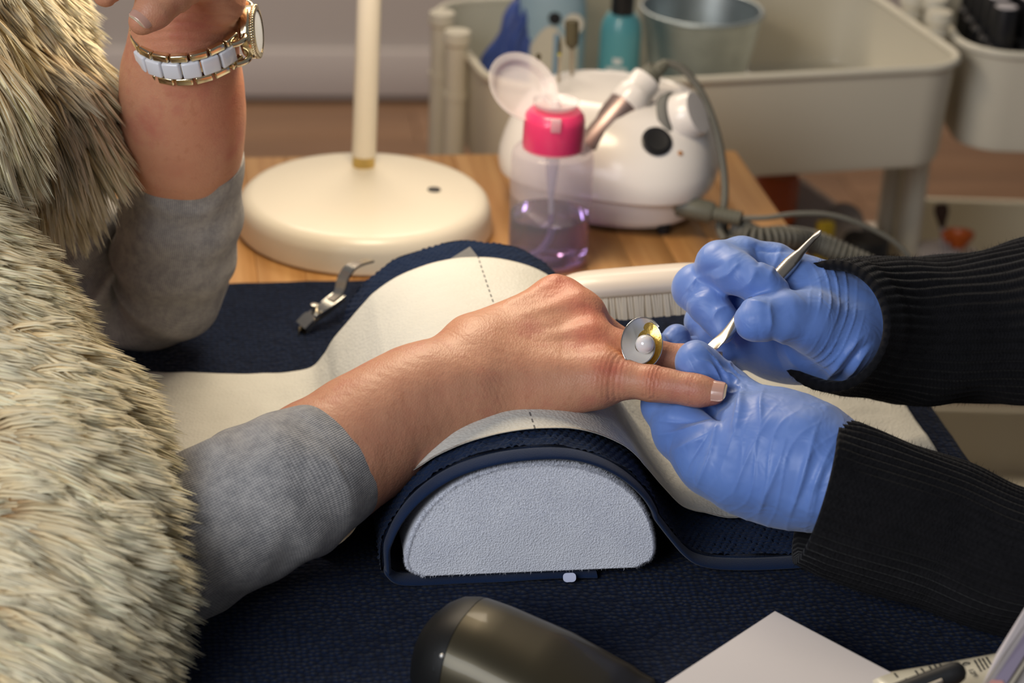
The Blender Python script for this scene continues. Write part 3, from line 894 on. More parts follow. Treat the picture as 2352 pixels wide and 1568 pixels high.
# ulna head
f.cone(Pw(1062, 905, 1.449), Pw(1076, 903, 1.450), 0.012, 0.012, 0.024)
VA, FA = f.mesh(); VA = relax(VA, FA, 3); NA = normals(VA, FA)
pax = Pw(1585, 894, 1.442) - Pw(1392, 866, 1.462); pax /= np.linalg.norm(pax)
VA = crease(VA, NA, Pw(1499, 866, 1.439), pax, 0.0055, 0.0024, 0.0009, 0.015)
VA = crease(VA, NA, Pw(1588, 886, 1.434), pax, 0.0028, 0.0022, 0.0005, 0.012)
VA = crease(VA, NA, Pw(1410, 850, 1.450), pax, 0.010, 0.0034, 0.0005, 0.020)
fax = Pw(1080, 866, 1.476) - Pw(870, 982, 1.448); fax /= np.linalg.norm(fax)
VA = crease(VA, NA, Pw(1075, 810, 1.45), fax, 0.011, 0.0034, 0.00014, 0.045)
VA = VA + NA * (0.00022 * wob(VA, 0.022, 2) + 0.00006 * wob(VA, 0.006, 5))[:, None]
TA = np.ones((len(VA), 3))
for (a, b, w), r in (((1285, 655, 1.50), 0.016), ((1345, 700, 1.48), 0.014), ((1360, 760, 1.465), 0.014), ((1395, 850, 1.445), 0.012), ((1640, 925, 1.44), 0.012), ((1500, 870, 1.44), 0.009)):
    TA = tint_near(TA, VA, Pw(a, b, w), r, (1.0, 0.70, 0.68))
for k_ in range(40):        # freckles and small scars
    a = rs.uniform(700, 1250); b = rs.uniform(720, 1130); w = 1.43 + 0.05 * (a - 700) / 500 - 0.02
    TA = tint_near(TA, VA, Pw(a, b, w), rs.uniform(0.0012, 0.0035), (0.86, 0.74, 0.68))

# ------------------------------------------------------------------ the client: far arm, bent at the elbow, hand up
farm = [(395, 560, 1.70, 95), (412, 440, 1.665, 112), (418, 330, 1.625, 126), (418, 240, 1.60, 129), (417, 160, 1.578, 119), (424, 70, 1.552, 108)]
fpal = [(424, 70, 1.552, 106), (440, -40, 1.53, 104), (450, -130, 1.52, 98)]
fth = [(505, 0, 1.52, 60), (462, -52, 1.485, 46), (396, -12, 1.462, 42), (354, 24, 1.452, 40), (326, 50, 1.448, 32)]
fin1 = [(420, -170, 1.52, 46), (330, -170, 1.50, 38), (268, -50, 1.49, 36), (242, -14, 1.488, 31)]
fin2 = [(470, -200, 1.53, 44), (430, -300, 1.53, 36), (400, -380, 1.53, 30)]
fin3 = [(520, -170, 1.54, 42), (520, -280, 1.54, 36), (500, -350, 1.54, 29)]
lo, hi = bounds([farm, fpal, fth, fin1, fin2, fin3], 0.05)
f = Field(lo, hi, 0.0016)
chain_px(f, farm, 0.02); chain_px(f, fpal, 0.02)
chain_px(f, fth, 0.007); chain_px(f, fin1, 0.008); chain_px(f, fin2, 0.008); chain_px(f, fin3, 0.008)
VB, FB = f.mesh(); VB = relax(VB, FB, 3); NB = normals(VB, FB)
VB = crease(VB, NB, Pw(430, 60, 1.52), UPV, 0.020, 0.0055, 0.0007, 0.06)
VB = VB + NB * (0.0003 * wob(VB, 0.03, 3))[:, None]
TB = np.ones((len(VB), 3))
TB = tint_near(TB, VB, Pw(525, 260, 1.57), 0.03, (0.98, 0.78, 0.76))
TB = tint_near(TB, VB, Pw(430, 40, 1.52), 0.03, (0.98, 0.82, 0.82))
TB = tint_near(TB, VB, Pw(345, 75, 1.43), 0.008, (1.0, 0.72, 0.74))

# trunk of the client, out of sight under the vest
f = Field((-0.98, -0.45, 0.55), (-0.35, 0.45, 1.42), 0.014)
f.cone((-0.66, 0.05, 0.72), (-0.60, 0.02, 1.12), 0.155, 0.165, 0.06)
f.cone((-0.61, -0.17, 1.16), (-0.61, 0.22, 1.16), 0.075, 0.075, 0.08)
f.cone((-0.60, 0.02, 1.22), (-0.57, 0.02, 1.36), 0.065, 0.055, 0.05)
VC, FC = f.mesh(); VC = relax(VC, FC, 2)
Vall = np.concatenate([VA, VB, VC]); Fall = np.concatenate([FA, FB + len(VA), FC + len(VA) + len(VB)])
Tall = np.concatenate([TA, TB, np.ones((len(VC), 3))])
client = empty('person', (-0.64, 0.03, 0.0), 'client in a grey sweater and cream fur vest, hand resting on the paper towel', 'person')
link_mesh('body', mesh_np('body', Vall, Fall, cols=np.concatenate([Tall, np.ones((len(Tall), 1))], 1)), M_SKIN, client)

def nail(name_pref, tip, axis, nrm, r, length, over, parent, rootw=0.8, sweep_=58):
    axis = np.asarray(axis, float); axis /= np.linalg.norm(axis)
    nrm = np.asarray(nrm, float); nrm = nrm - axis * (nrm @ axis); nrm /= np.linalg.norm(nrm)
    b = np.cross(axis, nrm)
    ns, na = 23, 15
    s = np.linspace(-length, over, ns)
    tipn = ns - 3
    V = []
    for i, si in enumerate(s):
        t = (si + length) / (length + over)
        wd = math.radians(sweep_) * (math.sqrt(max(0.0, 1 - max(0, (0.42 - t) / 0.42) ** 2)) * (1 if t < 0.70 else math.sqrt(max(0.10, 1 - ((t - 0.70) / 0.33) ** 2))))
        wd = max(wd, 0.06)
        rr = r * (1.035 - 0.08 * max(0, t - 0.5)) 
        drop = -0.0002 * (1 - t) - 0.0012 * max(0, t - 0.6) ** 2
        for j in range(na):
            a = wd * (2 * j / (na - 1) - 1)
            V.append(np.asarray(tip) + axis * si + nrm * (rr * math.cos(a) + drop) + b * rr * math.sin(a))
    V = np.array(V)
    lo_ = V - nrm * 0.0004
    F = grid_faces(na, ns)
    def part(nm, rows, m):
        r0, r1 = rows
        Vi = np.concatenate([V[r0 * na:(r1 + 1) * na], lo_[r0 * na:(r1 + 1) * na]])
        n_ = (r1 - r0 + 1) * na
        Fi = grid_faces(na, r1 - r0 + 1)
        idg = np.arange(n_).reshape(-1, na)
        sd = np.concatenate([np.stack([q[:-1], q[1:], q[1:] + n_, q[:-1] + n_], 1) for q in (idg[0], idg[-1], idg[:, 0], idg[:, -1])])
        me = mesh_np(nm, Vi, np.concatenate([Fi, Fi[:, ::-1] + n_, sd]))
        return link_mesh(nm, me, m, parent)
    n1 = part('fingernail', (0, tipn), M_NAIL)
    part('nail_tip', (tipn, ns - 1), M_NAILTIP)
nail('pinky', Pw(1640, 902, 1.438), Pw(1640, 902, 1.438) - Pw(1585, 894, 1.442), TOCAM * 0.9 + UPV * 0.32, px(29, 1.438), 0.0085, 0.0092, client)
nail('ring', Pw(1626, 832, 1.484), Pw(1626, 832, 1.484) - Pw(1575, 829, 1.484), TOCAM * 0.45 + UPV * 0.85, px(27, 1.484), 0.0075, 0.0092, client)
nail('thumb', Pw(326, 50, 1.448), Pw(326, 50, 1.448) - Pw(396, -12, 1.462), TOCAM * 0.85 + UPV * 0.3 + RGT * 0.15, px(34, 1.448), 0.0105, 0.0075, client)
nail('index', Pw(242, -14, 1.488), Pw(242, -14, 1.488) - Pw(268, -50, 1.49), TOCAM * 0.3 - RGT * 0.9, px(30, 1.488), 0.008, 0.008, client)

# ------------------------------------------------------------------ grey sweater sleeves
def sleeve(name, pts, material, parent, nseg=180, nper=24, folds=None, lip=0.004, thick=0.0022):
    P = catmull([Pw(a, b, w) for a, b, w, r in pts], nper)
    R = catmull([(px(r, w), 0, 0) for a, b, w, r in pts], nper)[:, 0]
    # inner lip at the cuff: start inside, turn over the edge
    T0 = P[1] - P[0]; T0 /= np.linalg.norm(T0)
    pre = [P[0] + T0 * 0.030, P[0] + T0 * 0.012, P[0] + T0 * 0.002, P[0] - T0 * 0.0004]
    prer = [R[0] - 2.2 * thick, R[0] - 2 * thick, R[0] - 1.8 * thick, R[0] - 0.9 * thick]
    n = len(P)
    T = np.gradient(P, axis=0); T /= np.linalg.norm(T, axis=1)[:, None]
    u = np.array([0, 0, 1.0]) - T[0] * T[0][2]; u /= np.linalg.norm(u)
    Ns = [u]
    for i in range(1, n):
        v = Ns[-1] - T[i] * (Ns[-1] @ T[i]); Ns.append(v / np.linalg.norm(v))
    Ns = np.array(Ns); B = np.cross(T, Ns)
    a = np.arange(nseg) * 2 * PI / nseg
    L = np.concatenate([[0], np.cumsum(np.linalg.norm(np.diff(P, axis=0), axis=1))])
    rows, uv = [], []
    for p_, r_ in zip(pre, prer):
        rows.append(p_ + r_ * (np.cos(a)[:, None] * Ns[0] + np.sin(a)[:, None] * B[0])); uv.append(np.stack([a / (2 * PI), np.full(nseg, -0.002)], 1))
    for i in range(n):
        q = P[i] + R[i] * (np.cos(a)[:, None] * Ns[i] + np.sin(a)[:, None] * B[i])
        if folds is not None:
            rad = np.cos(a)[:, None] * Ns[i] + np.sin(a)[:, None] * B[i]
            q = q + rad * folds(a, L[i], q)[:, None]
        rows.append(q); uv.append(np.stack([a / (2 * PI), np.full(nseg, L[i])], 1))
    V = np.concatenate(rows); F = grid_faces(nseg, len(rows), True)
    # keep seam of uv clean: duplicate first column
    V = V.reshape(len(rows), nseg, 3); V = np.concatenate([V, V[:, :1]], 1)
    uv = np.array(uv); last = uv[:, :1].copy(); last[:, :, 0] = 1.0
    uv = np.concatenate([uv, last], 1)
    F = grid_faces(nseg + 1, len(rows))
    return link_mesh(name, mesh_np(name, V.reshape(-1, 3), F, uv=uv.reshape(-1, 2)), material, parent)
def folds_near(a, l, q):
    e = min(1, l / 0.02)
    d = 0.0016 * e * wob(q, 0.035, 4) + 0.0026 * e * np.sin(l * 170 + 1.5 * np.sin(a * 2 + 1) + 2 * wob(q, 0.12, 5)) * np.clip(wob(q, 0.09, 6), 0, 1)
    low = np.minimum(0, (TT + 0.0075) - q[:, 2])
    return d
near_sl = sleeve('sweater_sleeve', [(768, 1055, 1.430, 151), (712, 1088, 1.418, 164), (644, 1124, 1.408, 178), (490, 1203, 1.398, 180), (330, 1290, 1.40, 186), (120, 1360, 1.42, 190), (-120, 1250, 1.45, 190), (-380, 900, 1.48, 200)], M_GREYKNIT, client, folds=folds_near)
def folds_far(a, l, q):
    e = min(1, l / 0.02)
    bend = math.exp(-((l - 0.20) / 0.07) ** 2)
    side = 0.5 + 0.5 * np.cos(a + 2.2)
    return 0.0016 * e * wob(q, 0.04, 7) + (0.0012 + 0.0055 * bend * side) * e * np.sin(l * 150 + 1.2 * np.sin(a + 0.6) + 1.5 * wob(q, 0.1, 8))
sleeve('sweater_sleeve', [(424, 348, 1.632, 136), (420, 410, 1.652, 137), (412, 500, 1.676, 141), (396, 590, 1.70, 142), (366, 662, 1.718, 134), (308, 690, 1.726, 124), (236, 650, 1.725, 128), (150, 540, 1.715, 150), (30, 400, 1.70, 175), (-140, 200, 1.69, 190)], M_GREYKNIT, client, folds=folds_far)
# ------------------------------------------------------------------ cream fur vest

VR = 52
lobes = {
    'front': [(-335, 440, 1.47, 225), (-170, 760, 1.44, 235), (-26, 1000, 1.40, 235), (34, 1160, 1.36, 232), (22, 1340, 1.32, 232), (-42, 1560, 1.28, 225), (-60, 1760, 1.26, 220)],
    'shoulder': [(-100, -120, 1.60, 180), (-25, 60, 1.60, 120), (58, 205, 1.59, 116), (100, 290, 1.585, 88), (95, 325, 1.585, 64)],
    'collar': [(-150, 70, 1.50, 120), (-105, 200, 1.48, 105), (-75, 250, 1.47, 75)],
}
def fur_field():
    lo, hi = bounds(list(lobes.values()), 0.10)
    f = Field(lo, hi, 0.005)
    for k_, p_ in lobes.items():
        chain_px(f, [(a, b, w, r - 0) for a, b, w, r in p_], 0.015)
    return f
ff_ = fur_field()
VF, FF = ff_.mesh(); VF = relax(VF, FF, 2); NF = normals(VF, FF)
vbase = link_mesh('fur_vest', mesh_np('fur_vest', VF, FF), M_FURBASE, client)
rng = np.random.RandomState(21)
cen = (VF[FF[:, 0]] + VF[FF[:, 2]]) / 2
fN = NF[FF[:, 0]]
vd = CAMP - cen; vd /= np.linalg.norm(vd, axis=1)[:, None]
zc = (cen - CAMP) @ FWD
ppx = 1176 + FPX * ((cen - CAMP) @ RGT) / zc; ppy = 784 - FPX * ((cen - CAMP) @ UPV) / zc
keep = ((fN * vd).sum(1) > -0.35) & (ppx > -160) & (ppy > -160) & (ppy < 1720)
idx = np.where(keep)[0]
area = 0.5 * np.linalg.norm(np.cross(VF[FF[idx, 2]] - VF[FF[idx, 0]], VF[FF[idx, 3]] - VF[FF[idx, 1]]), axis=1)
NL = 5600; KF = 10
pick = idx[rng.choice(len(idx), NL, p=area / area.sum())]
w4 = rng.dirichlet((1, 1, 1, 1), NL)
root = (VF[FF[pick]] * w4[:, :, None]).sum(1)
nrm = (NF[FF[pick]] * w4[:, :, None]).sum(1); nrm /= np.linalg.norm(nrm, axis=1)[:, None]
def near_lobe(P, pts):
    d = np.full(len(P), 9.0)
    C_ = [Pw(a, b, w) for a, b, w, r in pts]; R_ = [px(r, w) for a, b, w, r in pts]
    for a, b, ra, rb in zip(C_[:-1], C_[1:], R_[:-1], R_[1:]):
        ab = b - a; t = np.clip(((P - a) @ ab) / (ab @ ab), 0, 1)
        d = np.minimum(d, np.linalg.norm(P - a - t[:, None] * ab, axis=1) - (ra + (rb - ra) * t))
    return d
dl = np.stack([near_lobe(root, lobes[k_]) for k_ in ('front', 'shoulder', 'collar')], 1)
which = dl.argmin(1)
rz = (root - CAMP) @ FWD
rpx = 1176 + FPX * ((root - CAMP) @ RGT) / rz; rpy = 784 - FPX * ((root - CAMP) @ UPV) / rz
flow = np.zeros((NL, 3))
dn = np.clip((rpy - 900) / 500, 0, 1)[:, None]
flow += (which == 0)[:, None] * (RGT * 0.95 - UPV * (0.10 + 0.12 * dn))
flow += (which == 1)[:, None] * (RGT * (0.55 - 0.3 * np.clip((rpy - 150) / 250, 0, 1))[:, None] - UPV * (0.5 + 0.5 * np.clip((rpy - 50) / 250, 0, 1))[:, None])
flow += (which == 2)[:, None] * (RGT * 0.35 - UPV * 0.9)
cl = np.stack([wob(root, 0.035, s_) for s_ in (1, 2, 3)], 1)          # neighbouring locks lean together
D0 = flow + nrm * 0.34 + cl * 0.26 + rng.normal(size=(NL, 3)) * 0.11
D0 /= np.linalg.norm(D0, axis=1)[:, None]
LEN = np.where(which == 0, 0.043, 0.044) * rng.uniform(0.85, 1.18, NL)
LEN *= np.where((which == 0) & (rpy < 800), 0.80, 1.0)
G = -np.array([0, 0, 1.0]) * 0.55 + flow * 0.25
NS = 4
tS = np.linspace(0, 1, NS)
Vx, Cx = [], []
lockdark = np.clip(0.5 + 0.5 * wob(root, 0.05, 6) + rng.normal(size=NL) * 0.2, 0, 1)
hole = np.exp(-(((rpx - 90) / 70) ** 2 + ((rpy - 230) / 120) ** 2)) * (which == 1)  # brown shoulder patch: fur colour with the gap's inner shade painted in
for k_ in range(KF):
    jit = rng.normal(size=(NL, 3)) * 0.0019
    jl = rng.uniform(0.90, 1.04, NL)
    d = D0 + rng.normal(size=(NL, 3)) * 0.010
    d /= np.linalg.norm(d, axis=1)[:, None]
    side = np.cross(d, nrm) + 1e-6; side /= np.linalg.norm(side, axis=1)[:, None]
    oth = np.cross(side, d)
    pts = []
    for t in tS:
        c_ = root + jit * (1 - 0.5 * t ** 2) - nrm * 0.002 + d * (LEN * jl * t)[:, None] + G * (LEN * jl * 0.52 * t * t)[:, None]
        wdt = (0.00125 * (1 - t ** 3.5) + 0.00006)
        for a_ in (0, 2.094, 4.189):
            pts.append(c_ + side * wdt * math.cos(a_) * 1.2 + oth * wdt * math.sin(a_) * 0.7)
    P3 = np.stack(pts, 1)                              # NL, NS*3, 3
    Vx.append(P3.reshape(-1, 3))
    rootc = np.array([0.42, 0.23, 0.09]); midc = np.array([1.0, 0.82, 0.50]); tipc = np.array([1.0, 0.93, 0.70])  # roots are brown fur, deepened to paint the shade between locks
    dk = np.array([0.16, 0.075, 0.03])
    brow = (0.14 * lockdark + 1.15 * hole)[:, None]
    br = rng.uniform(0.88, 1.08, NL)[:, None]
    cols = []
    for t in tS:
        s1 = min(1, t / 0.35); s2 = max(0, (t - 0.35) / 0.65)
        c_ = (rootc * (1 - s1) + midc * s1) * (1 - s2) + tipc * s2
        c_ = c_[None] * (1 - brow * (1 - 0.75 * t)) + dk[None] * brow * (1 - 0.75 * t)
        cols += [c_ * br] * 3
    Cx.append(np.stack(cols, 1).reshape(-1, 3))
Vx = np.concatenate(Vx); Cx = np.clip(np.concatenate(Cx), 0, 1)
nst = NL * KF
b0_ = (np.arange(nst) * NS * 3)[:, None]
loc_f = []
for r_ in range(NS - 1):
    for a_ in range(3):
        a2 = (a_ + 1) % 3
        loc_f.append((r_ * 3 + a_, r_ * 3 + a2, r_ * 3 + 3 + a2, r_ * 3 + 3 + a_))
loc_f = np.array(loc_f)
Fx = (b0_[:, :, None] + loc_f[None]).reshape(-1, 4)
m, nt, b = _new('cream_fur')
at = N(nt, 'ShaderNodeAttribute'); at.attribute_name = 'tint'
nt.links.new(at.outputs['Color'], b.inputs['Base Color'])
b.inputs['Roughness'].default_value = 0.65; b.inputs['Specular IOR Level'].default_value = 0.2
tl_ = N(nt, 'ShaderNodeBsdfTranslucent'); nt.links.new(at.outputs['Color'], tl_.inputs['Color'])
ms_ = N(nt, 'ShaderNodeMixShader'); ms_.inputs[0].default_value = 0.08
nt.links.new(b.outputs[0], ms_.inputs[1]); nt.links.new(tl_.outputs[0], ms_.inputs[2])
nt.links.new(ms_.outputs[0], nt.nodes['Material Output'].inputs['Surface'])
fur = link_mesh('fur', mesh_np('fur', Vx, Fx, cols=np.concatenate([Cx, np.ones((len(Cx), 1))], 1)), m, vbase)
fur['kind'] = 'stuff'
# ================================================================== THE MANICURIST
tech = empty('person', (0.98, 0.10, 0.0), 'manicurist in a black ribbed sweater and blue gloves holding a metal pusher', 'person')
def ridge(x): return 1 - np.abs(np.sin(x))
def make_glove(chains, h, folds, k_fin=0.006, k_palm=0.022):
    lo, hi = bounds([c[0] for c in chains], 0.03)
    f = Field(lo, hi, h)
    for pts, k in chains: chain_px(f, pts, k)
    V, F = f.mesh(); V = relax(V, F, 3); Nn = normals(V, F)
    z = (V - CAMP) @ FWD
    qx = 1176 + FPX * ((V - CAMP) @ RGT) / z; qy = 784 - FPX * ((V - CAMP) @ UPV) / z
    V = V + Nn * (1.45 * folds(V, qx, qy, z))[:, None]
    return link_mesh('glove', mesh_np('glove', V, F), M_GLOVE, tech)
def gauss(qx, qy, x, y, sx, sy): return np.exp(-((qx - x) / sx) ** 2 - ((qy - y) / sy) ** 2)
def line_fold(qx, qy, x0, y0, x1, y1, wpx, soft=1.0):
    """sharp crest along a short line given on the surface"""
    dx, dy = x1 - x0, y1 - y0; L = math.hypot(dx, dy)
    t = ((qx - x0) * dx + (qy - y0) * dy) / L ** 2
    d = ((qx - x0) * dy - (qy - y0) * dx) / L
    d = d + 6 * np.sin(t * 4 + x0)
    e = np.clip(1 - ((t - 0.5) / 0.55) ** 2, 0, 1)
    return e * np.exp(-(np.abs(d) / wpx) ** 1.3)

# left hand, supporting the client's fingers: thumb on top, index underneath, the other fingertips beyond
palmL = [(1990, 1150, 1.405, 92), (1905, 1098, 1.412, 108), (1845, 1060, 1.42, 131), (1765, 1036, 1.432, 140)]
palmL2 = [(1780, 1090, 1.425, 100), (1690, 1085, 1.430, 86)]
indL = [(1730, 1050, 1.435, 100), (1640, 1048, 1.440, 86), (1572, 985, 1.462, 66), (1528, 930, 1.480, 50), (1508, 850, 1.518, 30), (1512, 790, 1.535, 25)]
midL = [(1700, 1040, 1.47, 62), (1600, 960, 1.505, 46), (1560, 850, 1.540, 40), (1553, 778, 1.548, 35)]
rinL = [(1720, 1030, 1.48, 60), (1640, 950, 1.52, 42), (1605, 860, 1.552, 36), (1597, 800, 1.560, 29)]
thuL = [(1800, 1000, 1.43, 100), (1725, 950, 1.455, 62), (1680, 905, 1.464, 48), (1640, 870, 1.467, 45), (1606, 838, 1.461, 44), (1595, 826, 1.458, 38)]
def foldsL(V, qx, qy, z):
    front = np.clip((1.47 - z) / 0.02, 0, 1)
    d = 0.0006 * wob(V, 0.03, 1)
    # long soft folds across the back of the hand
    s = (qx * 0.93 + qy * 0.36) + 26 * wob(V, 0.06, 3)
    d += front * 0.0006 * ridge(s / 13.0) ** 3 * gauss(qx, qy, 1800, 1090, 150, 130)
    for x0, y0, x1, y1, wp, a in ((1655, 962, 1600, 1120, 10, .0020), (1700, 880, 1690, 990, 8, .0020), (1712, 885, 1672, 1050, 9, .0016), (1760, 890, 1740, 985, 7, .0012), (1810, 1180, 1880, 985, 8, .0018),
                                  (1745, 1195, 1800, 1010, 8, .0014), (1850, 1190, 1915, 1010, 8, .0015), (1680, 1140, 1770, 960, 9, .0012), (1880, 1180, 1935, 1040, 8, .0012),
                                  (1655, 962, 1505, 1000, 10, .0018), (1655, 958, 1500, 965, 8, -.0016), (1650, 975, 1545, 1045, 10, .0016), (1640, 990, 1565, 1085, 8, -.0012)):
        d += front * a * line_fold(qx, qy, x0, y0, x1, y1, wp)
    # twisted wrinkles on the thumb
    th = gauss(qx, qy, 1650, 865, 48, 55) * (z < 1.475)
    d += th * 0.0019 * (ridge((qx * 0.72 - qy * 0.69 + 9 * wob(V, 0.012, 4)) / 7.5) ** 2 - 0.35)
    # crease between thumb and index
    d -= front * 0.004 * line_fold(qx, qy, 1600, 915, 1662, 962, 9)
    return d
make_glove([(palmL, 0.02), (palmL2, 0.02), (indL, 0.010), (midL, 0.007), (rinL, 0.007), (thuL, 0.011)], 0.0010, foldsL)

# right hand, pinching the pusher between thumb, index and middle finger
palmR = [(2040, 770, 1.545, 92), (1960, 748, 1.540, 92), (1850, 692, 1.540, 88), (1770, 625, 1.545, 66)]
heelR = [(2010, 805, 1.565, 66), (1930, 800, 1.562, 78), (1800, 795, 1.56, 70), (1715, 795, 1.558, 50)]
midhR = [(1930, 775, 1.545, 95), (1830, 740, 1.55, 95), (1730, 690, 1.56, 80)]
indR = [(1770, 622, 1.545, 62), (1700, 602, 1.538, 54), (1652, 604, 1.527, 50), (1690, 626, 1.514, 46), (1735, 645, 1.506, 42), (1768, 655, 1.503, 31), (1796, 659, 1.503, 13)]
midR = [(1730, 640, 1.56, 58), (1650, 650, 1.552, 50), (1597, 660, 1.542, 48), (1628, 702, 1.527, 44), (1655, 738, 1.519, 38), (1662, 760, 1.514, 27)]
thuR = [(1935, 775, 1.520, 86), (1860, 738, 1.505, 68), (1800, 728, 1.494, 54), (1745, 733, 1.488, 47), (1731, 736, 1.488, 44)]
rinR = [(1690, 680, 1.575, 52), (1615, 735, 1.572, 40), (1640, 785, 1.560, 36), (1662, 812, 1.550, 29)]
pinR = [(1720, 740, 1.58, 50), (1640, 805, 1.580, 36), (1672, 840, 1.566, 31)]
def foldsR(V, qx, qy, z):
    d = 0.0005 * wob(V, 0.03, 2)
    r_ = np.hypot(qx - 1700, (qy - 690) * 1.15)
    arc = ridge((r_ + 10 * wob(V, 0.05, 5)) / 6.5) ** 3
    d += 0.0010 * arc * np.clip((qx - 1840) / 60, 0, 1) * np.clip((2010 - qx) / 40, 0, 1) * np.clip(0.5 + 0.8 * wob(V, 0.04, 7), 0.1, 1)
    for x0, y0, x1, y1, wp, a in ((1640, 640, 1700, 610, 8, .0012), (1600, 640, 1660, 600, 9, -.0010), (1690, 668, 1740, 625, 9, .0010), (1700, 700, 1760, 690, 8, .0014), (1760, 765, 1775, 690, 9, .0014),
                                  (1572, 660, 1612, 640, 8, .0012), (1580, 690, 1625, 660, 8, -.0010), (1630, 735, 1675, 700, 8, .0012), (1722, 560, 1830, 585, 8, -.0012), (1735, 610, 1745, 560, 9, -.0016),
                                  (1770, 650, 1790, 560, 9, .0010), (1880, 880, 1990, 770, 9, .0022), (1905, 880, 2000, 790, 7, -.0018), (1930, 872, 2003, 800, 7, .0020), (1800, 850, 1770, 770, 10, -.0014), (1850, 860, 1790, 780, 9, .0012)):
        d += a * line_fold(qx, qy, x0, y0, x1, y1, wp)
    return d
make_glove([(palmR, 0.02), (heelR, 0.02), (midhR, 0.02), (rinR, 0.006), (pinR, 0.006), (midR, 0.007), (indR, 0.0065), (thuR, 0.007)], 0.0010, foldsR)

def ribs(amp, nrib, seed):
    def fn(a, l, q):
        e = min(1, 0.25 + l / 0.02)
        return e * (amp * (0.5 + 0.5 * np.cos(nrib * a + 0.8 * wob(q, 0.08, seed))) + 0.0022 * wob(q, 0.05, seed + 1) + 0.003 * np.clip(wob(q, 0.16, seed + 2), -1, 1) * min(1, l / 0.05))
    return fn
s1 = sleeve('sweater_sleeve', [(1905, 748, 1.515, 150), (1958, 750, 1.546, 150), (2050, 757, 1.570, 154), (2190, 752, 1.585, 166), (2352, 742, 1.59, 192), (2600, 700, 1.58, 215), (3100, 560, 1.56, 260), (3500, 380, 1.56, 300), (3950, 220, 1.57, 330)], M_BLACKKNIT, tech, nseg=300, nper=22, folds=ribs(0.0017, 44, 2), thick=0.0034)
s2 = sleeve('sweater_sleeve', [(1872, 1128, 1.408, 171), (1980, 1160, 1.408, 171), (2150, 1217, 1.407, 168), (2352, 1290, 1.40, 170), (2600, 1280, 1.42, 190), (3000, 1040, 1.45, 230), (3400, 760, 1.48, 280), (3800, 420, 1.52, 330)], M_BLACKKNIT, tech, nseg=300, nper=22, folds=ribs(0.0020, 46, 5), thick=0.0034)
# loose wool fibres standing off the knit
fv, ff = [], []
for so, cnt in ((s1, 15000), (s2, 15000)):
    V = np.empty(len(so.data.vertices) * 3, np.float32); so.data.vertices.foreach_get('co', V); V = V.reshape(-1, 3)
    Nn = np.empty(len(V) * 3, np.float32); so.data.vertices.foreach_get('normal', Nn); Nn = Nn.reshape(-1, 3)
    n_ = len(V)
    for i in rs.randint(301 * 5, int(n_ * 0.72), cnt):
        c0 = V[i]; d = Nn[i] + rs.normal(size=3) * 0.7
        cc = V[max(0, i - 150):i + 150].mean(0)
        if d @ Nn[i] < 0: d = -d
        d /= np.linalg.norm(d)
        pile(c0 - d * 0.0005, d, 0.002 + 0.004 * rs.rand() ** 2, 0.00013)
M_WOOL = mat('black_wool_fibre', (0.010, 0.009, 0.010), 0.9, spec=0.1)
wf = link_mesh('wool_fibres', mesh_np('wool_fibres', np.array(fv), np.array(ff)), M_WOOL, tech); wf['kind'] = 'stuff'
f = Field((0.62, -0.45, 0.50), (1.25, 0.55, 1.45), 0.014)
f.cone((0.96, 0.08, 0.62), (0.92, 0.08, 1.12), 0.16, 0.165, 0.06)
f.cone((0.90, -0.12, 1.12), (0.90, 0.28, 1.12), 0.09, 0.08, 0.08)
f.cone((0.92, 0.08, 1.22), (0.90, 0.08, 1.38), 0.065, 0.055, 0.05)
V, F = f.mesh(); V = relax(V, F, 2)
link_mesh('sweater', mesh_np('sweater', V, F), M_WOOL, tech)

# ------------------------------------------------------------------ cuticle pusher held in the right glove
A = Pw(1634, 803, 1.478); B = Pw(1886, 528, 1.533)
d = (B - A); Lp = np.linalg.norm(d); d /= Lp
nr_ = TOCAM * 0.6 + UPV * 0.5 - RGT * 0.6; nr_ = nr_ - d * (nr_ @ d); nr_ /= np.linalg.norm(nr_); sd_ = np.cross(d, nr_)
st = [(0.0, 0.0046, 0.0005), (0.002, 0.0056, 0.0007), (0.008, 0.0058, 0.0011), (0.016, 0.0048, 0.0022), (0.024, 0.0042, 0.0036), (0.030, 0.0046, 0.0046), (0.036, 0.0050, 0.0050), (0.088, 0.0050, 0.0050), (0.094, 0.0042, 0.0042), (0.098, 0.0031, 0.0031), (0.106, 0.0026, 0.0026), (0.1125, 0.0021, 0.0021), (0.1145, 0.0026, 0.0017), (0.1175, 0.0030, 0.0012), (0.1205, 0.0016, 0.0008), (0.122, 0.0003, 0.0003)]
V = []
na = 24
for t, wx, wy in st:
    c_ = A + d * t * Lp / 0.122
    dish = (0.0016 * max(0, 1 - t / 0.016))
    for j in range(na):
        a = 2 * PI * j / na
        x = wx * math.cos(a); y = wy * math.sin(a) + dish * ((x / 0.005) ** 2 - 0.4)
        V.append(c_ + sd_ * x + nr_ * y)
V = np.array(V)
F = grid_faces(na, len(st), True)
me = mesh_np('cuticle_pusher', V, F)
bm = bmesh.new(); bm.from_mesh(me); bm.verts.ensure_lookup_table()
bm.faces.new([bm.verts[i] for i in range(na)][::-1]); bm.faces.new([bm.verts[len(V) - na + i] for i in range(na)])
pusher = bm_obj('cuticle_pusher', bm, M_STEEL)
tag(pusher, 'satin steel cuticle pusher pinched in the far blue glove', 'nail tool')
# knurled grip
gv = []
for i in range(41):
    t = 0.037 + 0.050 * i / 40
    gv.append(A + d * t * Lp / 0.122)
tube('grip', gv, [0.0051 + 0.00022 * (i % 2) for i in range(41)], M_STEEL, pusher, nseg=36, disp=lambda a, l, r: 0.00015 * np.cos(18 * a))

